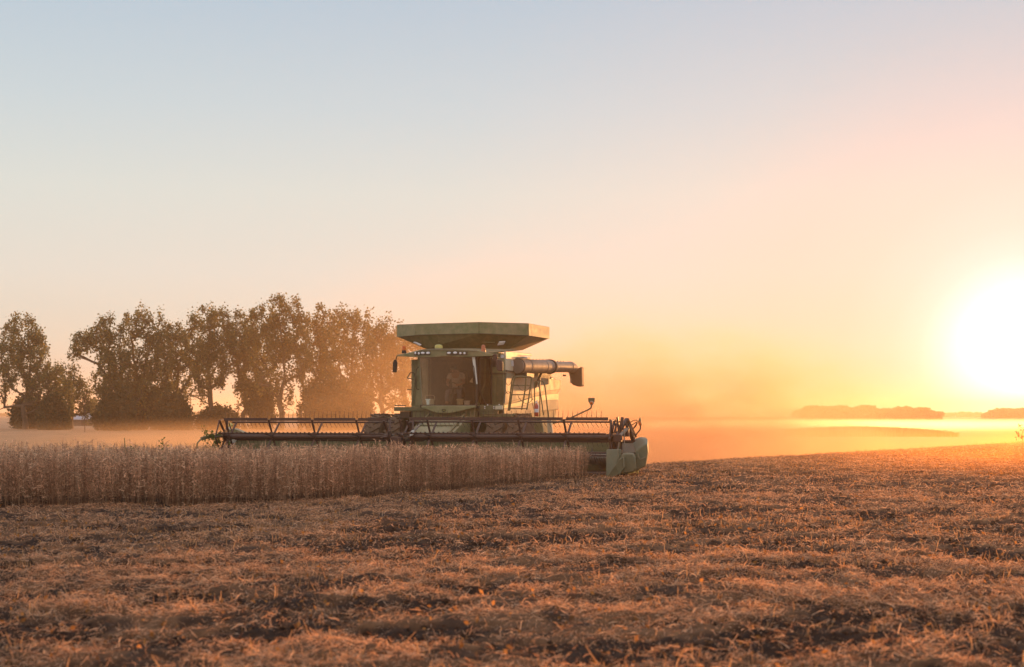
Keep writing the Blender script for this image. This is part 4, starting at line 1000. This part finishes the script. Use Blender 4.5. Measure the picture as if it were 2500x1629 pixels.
for ai, a in enumerate(angs):
    y = RR * math.cos(R(a)); z = RZ + RR * math.sin(R(a)) ; kind = ['fwd', 'up', 'slant', 'down', 'down', 'down'][ai]
    for x0, x1, half_ in ((XL0 + .05, XL1 - .02, 0), (XR0 + .02, XR1 - .05, 1)):
        dz = -.02 if half_ == 0 else 0
        b = MB()
        if ai == 1:
            cuts = [s for s in stations if x0 + .2 < s < x1 - .2] if half_ == 0 else [stations[-2]]
            ed = [x0] + [c - .07 for c in cuts for _ in (0,)] ; e2 = [c - .07 for c in cuts] + [x1]; st_ = [x0] + [c + .02 for c in cuts]
            for s0, s1 in zip(st_, e2): b.bx(s0, s1, y - .02, y + .02, z - .045 + dz, z + .035 + dz)
            b.cyl((x0, y + .03, z - .03 + dz), (x1, y + .03, z - .03 + dz), .018, n=8)
        else:
            b.cyl((x0, y, z + dz), (x1, y, z + dz), .026, n=10)
        bat = part(b, 'reel_bat', 'reel', smooth=35)
        n_ = int((x1 - x0) / .128)
        if ai in (0, 1, 2) or (ai == 3 and half_ == 1):
            if ai == 0:
                b = MB()
                for k in range(n_): b.box((x0 + .06 + k * .128, y - .01, z + dz + .028), (.035, .04, .03))
                b.build('tine_clamp', M['reel'], bat, smooth=0)
            for k in range(n_):
                o = bpy.data.objects.new('tine', tine_mesh(kind)); COL.objects.link(o); o.parent = bat
                o.location = (x0 + .06 + k * .128, y, z + dz + (.03 if kind == 'up' else 0)); o.rotation_euler = (random.uniform(-.06, .06), random.uniform(-.05, .05), random.uniform(-.1, .1))
        else:
            b = MB()
            for k in range(n_):
                x = x0 + .06 + k * .128; b.tube([(x, y, z + dz), (x + .01, y - .02, z + dz - .07), (x + .045, y - .01, z + dz - .185)], [.0085, .007, .005], 5)
            b.build('lower_tines', M['reel'], bat, kind='stuff')
for s in stations:
    b = MB(); dz = -.02 if s < -.3 else 0
    for a in angs:
        y = RR * math.cos(R(a)); z = RZ + RR * math.sin(R(a)) + dz
        k = .05 if math.cos(R(a)) > 0 else -.05
        b.bar((s, 0, RZ + dz), (s + k, y * .96, RZ + dz + (z - RZ - dz) * .96), .055, .02)
    b.cyl((s - .03, 0, RZ + dz), (s + .03, 0, RZ + dz), .12, n=12)
    part(b, 'reel_spider', 'reel')
# end discs of the reel
for xx in (XL0 + .02, XR1 - .02, XL1 - .05, XR0 + .05):
    b = MB(); b.cyl((xx - .02, 0, RZ), (xx + .02, 0, RZ), .17, n=14)
    for a in angs: b.bar((xx, 0, RZ), (xx + (.12 if xx > 0 else -.12) * .5, RR * math.cos(R(a + 14)), RZ + RR * math.sin(R(a + 14))), .06, .025)
    rim_ = [(xx + (.06 if xx > 0 else -.06), RR * math.cos(R(a + 14)), RZ + RR * math.sin(R(a + 14))) for a in angs + angs[:1]]
    if abs(xx) > 2: b.tube(rim_, .02, 6)
    part(b, 'reel_end', 'reel')
# reel arms from the back beam: left end, middle, right end, with hydraulics
b = MB(); b.bar((-5.85, 1.05, .98), (-5.80, -.02, 1.0), .12, .09); b.bar((-5.95, -.05, 1.02), (-6.2, -.35, .93), .09, .09); part(b, 'reel_arm', 'green2', bevel=.01)
b = MB(); b.tube(smooth_path([(-6.18, -.36, .93), (-6.26, -.45, .80), (-6.28, -.42, .62), (-6.36, -.35, .45)], 4), .022, 6); b.tube(smooth_path([(-5.764,-0.1,1.039), (-5.878,-0.2,1.086), (-5.915,-0.3,1.029)], 3), .012, 5); part(b, 'reel_hose', 'green')
b = MB(); b.prism([(-5.908,0.7,1.192), (-5.725,0.7,1.217), (-5.361,0.7,1.087), (-5.856,0.7,1.05)], (0, .25, 0)); part(b, 'left_end_cover', 'green', smooth=0, bevel=.02)
b = MB(); b.prism([(-5.765,0.6,0.91), (-5.571,0.6,0.934), (-5.7,0.6,0.697), (-5.856,0.6,0.696)], (0, .05, 0)); b.prism([(-5.805,0.5,1.254), (-5.701,0.5,1.254), (-5.727,0.5,1.171)], (0, .05, 0)); part(b, 'end_plate', 'white', smooth=0)
b = MB(); b.cyl((-5.804,0.6,1.336), (-5.726,0.6,1.277), .06, n=10); part(b, 'drive_cap', 'yellow')
# middle arm: bulky, with pump, hoses and a pale cover
b = MB(); b.bar((-.34, 1.05, 1.02), (-.34, .0, 1.06), .16, .12); b.bar((-.34, .9, 1.0), (-.1, .15, 1.42), .08, .08); b.box((-.42, -.05, .86), (.34, .26, .30)); part(b, 'reel_arm', 'reel', bevel=.02)
b = MB(); b.prism([(-0.012,-0.2,1.086), (0.024,-0.2,1.175), (0.106,-0.2,1.197), (0.082,-0.2,1.064), (-0.012,-0.2,1.019)], (0, .08, 0)); part(b, 'arm_cover', 'white', smooth=0, bevel=.015)
b = MB(); b.prism([(0.121,0.3,0.82), (0.288,0.3,0.922), (0.312,0.3,0.652), (0.098,0.3,0.65)], (0, .05, 0)); part(b, 'arm_plate', 'green', smooth=0, bevel=.01)
b = MB(); b.cyl((0.018,-0.15,1.085), (0.108,0.2,1.305), .035, n=10); b.cyl((0.108,0.2,1.305), (0.182,0.4,1.417), .02, n=8); part(b, 'hydraulic_cylinder', 'steel')
b = MB(); b.tube(smooth_path([(0.13,0.0,1.307), (0.178,0.0,1.385), (0.238,0.1,1.396), (0.285,0.1,1.306)], 4), .012, 5); b.tube(smooth_path([(-0.047,0.0,0.948), (0.012,0.0,0.803), (-0.059,0.0,0.724)], 4), .03, 6); part(b, 'arm_hose', 'black')
# right end: arm, cylinder, motor, hoses
b = MB(); b.bar((5.95, 1.1, 1.02), (5.86, .35, 1.50), .10, .07); b.bar((5.86, .35, 1.50), (5.66, -.05, 1.05), .09, .07); b.bar((5.912,0.3,1.317), (5.992,0.6,0.945), .10, .09); part(b, 'reel_arm', 'reel', bevel=.01)
b = MB(); b.cyl((5.775,-0.15,1.065), (5.926,0.1,1.255), .05, n=10); b.cyl((5.874,-0.1,1.193), (5.874,-0.1,0.68), .018, n=8); b.cyl((5.701,-0.1,0.678), (5.766,-0.1,0.978), .022, n=8); part(b, 'hydraulic_cylinder', 'steel')
b = MB(); b.box((5.884,0.15,1.147), (.16, .2, .22)); b.box((5.701,-0.1,0.999), (.22, .2, .2)); b.cyl((5.882,0.1,1.308), (5.958,0.1,1.309), .06, n=10); part(b, 'reel_motor', 'reel', bevel=.015)
b = MB()
for q in ([(5.926,0.1,1.319), (6.012,0.1,1.416), (6.132,0.1,1.47), (6.186,0.1,1.438), (6.153,0.1,1.363), (6.05,0.2,1.233)], [(5.947,0.1,1.298), (6.056,0.1,1.352), (6.175,0.1,1.416), (6.153,0.1,1.32), (6.06,0.2,1.243)], [(5.835,0.0,1.256), (5.856,0.0,1.352), (5.932,0.0,1.384), (5.969,0.1,1.319)], [(5.878,0.0,1.32), (5.921,0.0,1.363), (5.965,0.0,1.256)]): b.tube(smooth_path(q, 4), .011, 5)
part(b, 'arm_hose', 'black')
b = MB(); b.bar((5.672,0.0,1.556), (5.726,0.0,1.084), .05, .05); b.bar((5.795,0.1,1.545), (5.726,0.0,1.105), .06, .05); b.bar((5.577,0.1,1.448), (5.784,0.1,1.416), .035, .035); b.bar((5.744,0.2,1.037), (5.744,0.2,0.671), .05, .04); b.bar((5.653,0.1,0.931), (5.632,0.1,0.651), .06, .05); part(b, 'end_linkage', 'reel')
# dividers and shields at the right end
b = MB(); b.prism([(5.522,-0.75,0.715), (5.852,-0.75,0.718), (5.863,-0.75,0.466), (5.807,-0.85,0.343), (5.55,-0.95,-0.001)], (0, .35, 0)); part(b, 'inner_divider', 'shield', smooth=0, bevel=.02)
b = MB(); b.prism([(5.559,-1.0,0.002), (5.824,-1.0,0.328), (5.89,-0.9,0.492), (5.999,-0.8,0.553), (6.02,-0.8,0.26), (5.89,-0.9,0.095), (5.676,-1.0,0.014)], (0, .30, 0)); part(b, 'divider_nose', 'shield', smooth=0, bevel=.025)
b = MB(); b.bar((5.985,-0.84,0.522), (5.996,-0.84,0.272), .03, .03); b.bar((5.586,-1.03,0.035), (5.873,-0.98,0.411), .02, .02); part(b, 'nose_edge', 'panel')
b = MB(); b.prism([(5.558,-1.05,0.035), (5.622,-1.05,0.047), (5.622,-1.05,-0.006), (5.558,-1.05,-0.006)], (0, .1, 0)); part(b, 'nose_tip', 'yellow', smooth=0)
b = MB(); b.loft([[(5.875,-0.7,0.569), (6.024,-0.7,0.634), (6.204,-0.7,0.625), (6.267,-0.7,0.51), (6.289,-0.7,0.217), (6.214,-0.7,0.143), (5.917,-0.7,0.087), (5.79,-0.7,0.064)],
                  [(5.831,-0.1,0.615), (5.939,-0.1,0.627), (6.133,-0.1,0.617), (6.198,-0.1,0.554), (6.219,-0.1,0.17), (6.112,-0.1,0.095), (5.809,-0.1,0.059), (5.723,-0.1,0.058)]]); part(b, 'middle_shield', 'shield', smooth=30, bevel=.04)
b = MB(); b.loft([[(6.219,-0.35,0.657), (6.304,-0.35,0.753), (6.475,-0.35,0.859), (6.528,-0.35,0.86), (6.539,-0.35,0.638), (6.475,-0.35,0.289), (6.229,-0.35,0.16), (6.208,-0.35,0.265)],
                  [(6.067,0.35,0.755), (6.144,0.35,0.842), (6.318,0.35,0.973), (6.427,0.35,0.952), (6.438,0.35,0.618), (6.372,0.35,0.251), (6.144,0.35,0.151), (6.089,0.35,0.237)],
                  [(5.791,1.25,0.865), (5.925,1.25,0.955), (6.06,1.25,1.011), (6.238,1.25,1.0), (6.272,1.25,0.757), (6.216,1.25,0.314), (5.993,1.25,0.201), (5.813,1.25,0.31)]]); part(b, 'outer_shield', 'shield', smooth=30, bevel=.05)
b = MB(); b.tube([(6.281,-0.4,0.627), (6.302,-0.4,0.522), (6.344,-0.4,0.459), (6.499,-0.37,0.533)], .012, 5); part(b, 'shield_crease', 'panel')
b = MB(); b.prism([(5.772,1.1,0.89), (6.018,1.1,0.892), (6.236,-0.2,0.642), (5.806,-0.2,0.618), (5.593,1.1,0.867)], (0, 0, -.05)); part(b, 'end_deck', 'shade', smooth=0)
b = MB(); b.prism([(6.136,0.2,0.136), (6.191,0.2,0.147), (6.18,0.2,0.05), (6.147,0.2,0.061)], (0, .1, 0)); b.prism([(5.924,-0.5,0.11), (6.202,-0.5,0.144), (6.191,-0.5,0.113), (5.924,-0.5,0.078)], (0, .3, 0)); part(b, 'skid', 'yellow', smooth=0)
# marker lights on bent stalks
b = MB(); b.tube(smooth_path([(3.637,1.3,1.372), (4.041,1.3,1.485), (4.443,1.3,1.665), (4.661,1.3,1.766), (4.712,1.3,1.822), (4.718,1.3,1.911)], 5), .022, 7); stalk = part(b, 'marker_stalk', 'green2')
b = MB(); b.prism([(4.621,1.3,2.074), (4.809,1.3,2.073), (4.803,1.3,1.978), (4.763,1.3,1.889), (4.718,1.3,1.855), (4.672,1.3,1.889), (4.626,1.3,1.979)], (0, .05, 0)); pl = part(b, 'marker_plate', 'green2', smooth=0, bevel=.012, parent=stalk)
c = Vector((4.728,1.24,1.928)); b = MB(); b.lathe(c, [(.055, .0), (.06, .02), (.06, .05)], 'y', 16); part(b, 'reflector_rim', 'cream', parent=stalk)
b = MB(); b.lathe(c, [(.03, -.02), (.045, -.008), (.048, .004)], 'y', 16); part(b, 'reflector', 'amber', parent=stalk)
b = MB(); b.tube(smooth_path([(6.013,0.9,1.016), (6.029,0.9,1.093), (6.096,0.9,1.17), (6.134,0.9,1.236), (6.134,0.9,1.313)], 5), .018, 7); stalk = part(b, 'marker_stalk', 'black')
b = MB(); b.prism([(6.123,0.9,1.565), (6.146,0.9,1.477), (6.162,0.9,1.368), (6.129,0.9,1.296), (6.085,0.9,1.346), (6.068,0.9,1.422)], (0, .12, 0)); part(b, 'marker_plate', 'green2', smooth=0, bevel=.012, parent=stalk)
c = Vector((6.124,0.86,1.379)); b = MB(); b.lathe(c, [(.02, -.03), (.03, -.02), (.034, .02)], 'y', 12); b.v = [(x, y, c[2] + (z - c[2]) * 1.7) for x, y, z in b.v]; part(b, 'reflector', 'amber', parent=stalk)

# ------------------------------------------------------------------ loose things in and on the machine (placed in the machine's frame, but things of their own)
CM = Matrix.Translation((HX, HY_, 0)) @ Matrix.Rotation(-HA, 4, 'Z')
def at_machine(o, loc):
    o.location = CM @ Vector(loc); o.rotation_euler = (0, 0, -HA)
def bucket(px, lab, w_, h_, y, handle, m, lid=False, name='bucket'):
    c = P2(px, 990, y); o = empty(name, (0, 0, 0), 0, lab, 'bucket'); at_machine(o, (c[0], c[1], 1.865))
    MB().lathe((0, 0, 0), [(w_ * .42, 0), (w_ * .5, h_), (w_ * .5 + .01, h_), (w_ * .5 + .01, h_ - .02), (w_ * .46, h_ - .03), (w_ * .40, .02)], 'z', 20).build('shell', M[m], o)
    if handle: MB().tube(smooth_path([(-w_ * .5, 0, h_ - .02), (-w_ * .47, -.01, h_ + .10), (w_ * .42, -.01, h_ + .10), (w_ * .5, 0, h_ - .02)], 4), .007, 5).build('handle', M['cream'], o)
    if lid: MB().lathe((0, 0, h_), [(w_ * .53, -.02), (w_ * .53, .012), (w_ * .3, .018)], 'z', 20).build('lid', M[m], o)
bucket(1050, 'pale bucket with a wire handle standing at the left behind the windshield', .28, .21, 2.98, True, 'bucket')
bucket(1123, 'white lidded tub behind the windshield, left of the smaller tub', .19, .20, 2.96, False, 'cream', True, 'tub')
bucket(1140, 'smaller pale tub behind the windshield next to the right pillar', .18, .16, 2.96, False, 'sticker', False, 'tub')
c = (2.657,3.35,1.62)
fe = empty('fire_extinguisher', (0, 0, 0), 0, 'red fire extinguisher with a white label strapped beside the steps', 'extinguisher'); at_machine(fe, (c[0], c[1], c[2]))
MB().lathe((0, 0, -.06), [(.05, 0), (.064, .02), (.064, .30), (.05, .34), (.022, .36), (.022, .39)], 'z', 18).build('cylinder', M['red'], fe)
MB().lathe((0, 0, .06), [(.0655, 0), (.0655, .10)], 'z', 18).build('label_band', M['sticker'], fe)
MB().box((0, 0, .355), (.04, .04, .05)).bar((-.02, -.01, .37), (.05, -.05, .42), .015, .02).tube([(.03, 0, .35), (.07, 0, .25), (.065, -.01, .08)], .01, 5).build('valve', M['lens'], fe)
g = np.random.default_rng(9)
o = empty('weed_tangle', (0, 0, 0), 0, 'green weeds caught and hanging on the left end of the reel', 'weed'); at_machine(o, (-5.85, -.15, .95))
b = MB(); l = MB()
for k in range(26):
    a0 = Vector(g.normal(0, .10, 3)); a2 = Vector((g.normal(-.02, .20), g.normal(0, .15), g.choice([-1, -1, 1]) * abs(g.normal(0, .26)))); a1 = (a0 + a2) / 2 + Vector(g.normal(0, .07, 3))
    pts = smooth_path([a0, a1, a2], 4); b.tube(pts, .006, 4)
    for j in range(16):
        q = Vector(pts[g.integers(2, len(pts))]) + Vector(g.normal(0, .03, 3)); u = Vector(g.normal(size=3)).normalized(); v = u.cross(Vector(g.normal(size=3))).normalized(); s_ = .028 * (.5 + g.random())
        l.add([q - u * s_, q + v * s_ * .7, q + u * s_, q - v * s_ * .7], [(0, 1, 2, 3)])
b.build('stem', M['vine'], o); l.build('foliage', M['vine'], o, smooth=0)

# ------------------------------------------------------------------ driver
def skin_obj(name, verts, edges, radii, m, parent, root=0, sub=2):
    me = bpy.data.meshes.new(name); me.from_pydata(verts, edges, []); me.materials.append(m)
    o = bpy.data.objects.new(name, me); COL.objects.link(o)
    if parent is not None: o.parent = parent
    o.modifiers.new('skin', 'SKIN')
    if not me.skin_vertices: pass
    for i, sv in enumerate(me.skin_vertices[0].data):
        r = radii[i]; sv.radius = r if isinstance(r, tuple) else (r, r); sv.use_root = (i == root)
    s_ = o.modifiers.new('sub', 'SUBSURF'); s_.levels = sub; s_.render_levels = sub
    o.modifiers['skin'].use_smooth_shade = True
    return o
# sits bent forward over the wheel; origin at the seat; x to the viewer's right, y away from the viewer
drv = empty('person', (0, 0, 0), 0, 'driver in a grey T-shirt and jeans bent forward in the cab seat', 'person'); at_machine(drv, (.16, 3.62, 2.32))
bv = [(0, 0, .0), (0, -.02, .18), (0, -.09, .36), (0, -.16, .50), (0, -.21, .57), (0, -.26, .61),     # pelvis .. neck
      (-.11, -.03, -.01), (-.17, -.42, .02), (-.19, -.46, -.36), (-.19, -.58, -.40),                       # leg L: hip knee ankle toe
      (.11, -.03, -.01), (.19, -.42, .02), (.21, -.48, -.36), (.21, -.60, -.40),
      (-.19, -.14, .48), (-.26, -.24, .24), (-.16, -.46, .16), (-.13, -.50, .17),                           # arm
      (.19, -.14, .48), (.27, -.24, .24), (.17, -.46, .16), (.14, -.50, .17)]
be = [(0, 1), (1, 2), (2, 3), (3, 4), (4, 5), (0, 6), (6, 7), (7, 8), (8, 9), (0, 10), (10, 11), (11, 12), (12, 13), (3, 14), (14, 15), (15, 16), (16, 17), (3, 18), (18, 19), (19, 20), (20, 21)]
brr = [(.15, .12), (.14, .11), (.155, .11), (.13, .10), .06, .055, .09, .07, .05, .04, .09, .07, .05, .04, .06, .045, .033, .028, .06, .045, .033, .028]
# head: continues the same skin
bv += [(0, -.33, .63), (0, -.40, .62), (0, -.44, .56)]; be += [(5, 22), (22, 23), (23, 24)]; brr += [.085, .095, .06]
# fingers: four and a thumb on each hand, curled round the wheel rim
for hand, sx_ in ((17, -1), (21, 1)):
    hx, hy, hz = bv[hand]
    for f, (dz_, L_) in enumerate(((.03, .05), (.01, .058), (-.01, .054), (-.03, .042))):
        k = len(bv); bv += [(hx, hy - .03, hz + dz_), (hx - sx_ * .012, hy - .03 - L_ * .6, hz + dz_), (hx - sx_ * .03, hy - .03 - L_ * .5, hz + dz_ - .012)]
        be += [(hand, k), (k, k + 1), (k + 1, k + 2)]; brr += [.010, .009, .008]
    k = len(bv); bv += [(hx - sx_ * .025, hy, hz + .03), (hx - sx_ * .04, hy - .035, hz + .035)]; be += [(hand, k), (k, k + 1)]; brr += [.011, .009]
body = skin_obj('body', bv, be, brr, M['skin'], drv)
sv_ = [(0, 0, -.02), (0, -.02, .18), (0, -.09, .36), (0, -.155, .50), (-.19, -.14, .485), (-.24, -.20, .33), (.19, -.14, .485), (.25, -.20, .33)]
skin_obj('t_shirt', sv_, [(0, 1), (1, 2), (2, 3), (3, 4), (4, 5), (3, 6), (6, 7)], [(.175, .145), (.165, .135), (.175, .13), (.14, .115), .085, .068, .085, .068], M['shirt'], drv)
jv = [(0, .0, -.02), (-.11, -.04, -.01), (-.17, -.42, .02), (-.19, -.46, -.34), (.11, -.04, -.01), (.19, -.42, .02), (.21, -.48, -.34)]
skin_obj('jeans', jv, [(0, 1), (1, 2), (2, 3), (0, 4), (4, 5), (5, 6)], [(.165, .135), .115, .09, .068, .115, .09, .068], M['jeans'], drv)
for sx_ in (-.19, .21):
    MB().loft([[(sx_ - .05, -.40, -.45), (sx_ + .05, -.40, -.45), (sx_ + .045, -.40, -.34), (sx_ - .045, -.40, -.34)], [(sx_ - .05, -.56, -.45), (sx_ + .05, -.56, -.45), (sx_ + .04, -.55, -.37), (sx_ - .04, -.55, -.37)], [(sx_ - .04, -.67, -.45), (sx_ + .04, -.67, -.45), (sx_ + .03, -.66, -.41), (sx_ - .03, -.66, -.41)]]).build('boot', M['cap'], drv, bevel=.02)
hc = Vector((0, -.385, .645))
MB().lathe(hc, [(.105, -.02), (.108, .02), (.09, .07), (.05, .10), (.01, .11)], 'z', 16).prism([hc + Vector(p) for p in ((-.08, -.07, -.01), (.08, -.07, -.01), (.06, -.17, -.035), (-.06, -.17, -.035))], (0, 0, .012)).build('cap', M['cap'], drv, bevel=.006)
for sx_ in (-1, 1):
    MB().lathe(hc + Vector((sx_ * .10, .01, -.05)), [(.006, -.01), (.02, 0), (.012, .012)], 'x', 8).build('ear', M['skin'], drv)
    MB().lathe(hc + Vector((sx_ * .035, -.098, -.055)), [(.004, -.006), (.011, 0), (.008, .006)], 'y', 8).build('eye', M['cap'], drv)
MB().add([hc + Vector(p) for p in ((-.014, -.10, -.05), (.014, -.10, -.05), (0, -.10, -.035), (0, -.128, -.085), (-.018, -.10, -.09), (.018, -.10, -.09))], [(0, 2, 3), (2, 1, 3), (1, 5, 3), (0, 3, 4), (3, 5, 4), (0, 1, 2)]).build('nose', M['skin'], drv)
MB().box(hc + Vector((0, -.095, -.118)), (.045, .012, .012)).build('mouth', M['seat'], drv, bevel=.004)

# ------------------------------------------------------------------ dust and haze
def vol_mat(name, col, dens, aniso, noise=None):
    m = bpy.data.materials.new(name); m.use_nodes = True; t = m.node_tree; n = t.nodes; l = t.links.new; n.remove(n['Principled BSDF'])
    pv = n.new('ShaderNodeVolumePrincipled'); pv.inputs['Color'].default_value = (*col, 1); pv.inputs['Density'].default_value = dens; pv.inputs['Anisotropy'].default_value = aniso
    l(pv.outputs[0], n['Material Output'].inputs['Volume'])
    if noise: noise(n, l, pv)
    return m
HAZE_D = .00046
hz = MB().bx(-2600, 2600, -80, 2600, -7.5, 26).build('haze', vol_mat('thin_haze', (.98, .74, .50), HAZE_D, .48), None, smooth=0)
tag(hz, 'thin golden evening haze over the whole field', 'haze', kind='stuff')
def plume(cx, cy, cz, rx, ry, rz, ns, lo, hi, ang=0.):
    """density falls to nothing towards the ellipsoid's rim; noise breaks it up"""
    def f(n, l, pv):
        g_ = n.new('ShaderNodeNewGeometry')
        mp = n.new('ShaderNodeMapping'); mp.vector_type = 'TEXTURE'; mp.inputs['Location'].default_value = (cx, cy, cz); mp.inputs['Scale'].default_value = (rx, ry, rz); mp.inputs['Rotation'].default_value = (0, 0, ang)
        l(g_.outputs['Position'], mp.inputs[0])
        ln = n.new('ShaderNodeVectorMath'); ln.operation = 'LENGTH'; l(mp.outputs[0], ln.inputs[0])
        r = n.new('ShaderNodeMapRange'); r.interpolation_type = 'SMOOTHSTEP'; r.inputs['From Min'].default_value = 1.0; r.inputs['From Max'].default_value = .1; l(ln.outputs['Value'], r.inputs[0])
        no = n.new('ShaderNodeTexNoise'); no.inputs['Scale'].default_value = ns; no.inputs['Detail'].default_value = 4; no.inputs['Roughness'].default_value = .6
        mp2 = n.new('ShaderNodeMapping'); mp2.inputs['Scale'].default_value = (1, .5, 1.6); l(g_.outputs['Position'], mp2.inputs[0]); l(mp2.outputs[0], no.inputs['Vector'])
        r2 = n.new('ShaderNodeMapRange'); r2.inputs['From Min'].default_value = .38; r2.inputs['From Max'].default_value = .62; r2.inputs['To Min'].default_value = lo; r2.inputs['To Max'].default_value = hi; l(no.outputs[0], r2.inputs[0])
        mu = n.new('ShaderNodeMath'); mu.operation = 'MULTIPLY'; l(r.outputs[0], mu.inputs[0]); l(r2.outputs[0], mu.inputs[1]); l(mu.outputs[0], pv.inputs['Density'])
    return f
def ellipsoid(name, label, c, r, m, ang=0.):
    b = MB(); nu, nv = 20, 12; q = Matrix.Rotation(ang, 3, 'Z')
    V = []; F = []
    for j in range(nv + 1):
        for i in range(nu):
            t = 2 * math.pi * i / nu; p = math.pi * j / nv; V.append(Vector(c) + q @ Vector((r[0] * math.sin(p) * math.cos(t), r[1] * math.sin(p) * math.sin(t), r[2] * math.cos(p))))
    for j in range(nv):
        for i in range(nu): F.append((j * nu + i, j * nu + (i + 1) % nu, (j + 1) * nu + (i + 1) % nu, (j + 1) * nu + i))
    me = bpy.data.meshes.new(name); me.from_pydata(V, [], F); bm = bmesh.new(); bm.from_mesh(me); bmesh.ops.remove_doubles(bm, verts=bm.verts, dist=1e-4); bmesh.ops.recalc_face_normals(bm, faces=bm.faces); bm.to_mesh(me); bm.free()
    me.materials.append(m); o = bpy.data.objects.new(name, me); COL.objects.link(o); return tag(o, label, 'dust', kind='stuff')
DUST = (.975, .64, .32)
for nm, lab, c, r, ns, lo, hi, ang in (
    ('dust_cloud', 'thick orange dust billowing right behind the harvester', (8, 66, -.3), (15, 25, 7.6), .42, .02, .17, -.35),
    ('dust_plume', 'tall thin dust drifting up behind the harvester and over the right-hand trees', (-3, 88, 1.5), (18, 26, 14), .16, .001, .017, .3),
    ('glare_veil', 'thin dust around the harvester, added to lighten it like veiling glare', (.5, 38.5, 1.2), (15, 10, 4.8), .35, .003, .015, -.2),  # added volume, lightens the machine as lens glare would
    ('dust_bank', 'low dust lying in the valley behind the field', (0, 135, -2.4), (120, 65, 4.2), .05, .006, .030, .1),
    ('glare_drift', 'thin orange dust over the crest, added to stand for sun glare', (33, 52, -.2), (25, 48, 2.3), .12, .004, .050, -.42),  # added volume, washes the right foreground orange like lens glare
    ('mist_layer', 'bright band of low mist in the valley below the far trees', (150, 520, -3.4), (330, 170, 3.8), .012, .006, .022, .0)):
    ellipsoid(nm, lab, c, r, vol_mat(nm + '_air', {'mist_layer': (.99, .92, .80), 'glare_drift': (.98, .46, .14), 'dust_cloud': (.985, .60, .33)}.get(nm, DUST), .02, .68 if nm in ('glare_drift', 'mist_layer') else .42, plume(*c, *r, ns, lo, hi, ang)), ang)
# bits of chaff thrown up by the header
g = np.random.default_rng(77); n = 420
y = 34 + 12 * g.random(n); x = (310 + 260 * g.random(n) ** 1.6) / 3200 * y; z = ground(x, y) + 1.0 * g.random(n) ** 2.2
C = np.stack([x, y, z], 1); a = g.normal(size=(n, 3)); a /= np.linalg.norm(a, axis=1, keepdims=True); b_ = np.cross(a, g.normal(size=(n, 3))); s_ = .012 * (.4 + g.random((n, 1)))
V = np.stack([C - a * s_, C + b_ * s_ * .3, C + a * s_, C - b_ * s_ * .3], 1).reshape(-1, 3)
o = new_mesh('flying_chaff', V, np.arange(4 * n).reshape(n, 4), M['straw']); set_tint(o.data, np.tile([.30, .17, .09], (4 * n, 1)))
tag(o, 'bits of chaff thrown up in the dust beside the right end of the header', 'chaff', kind='stuff')
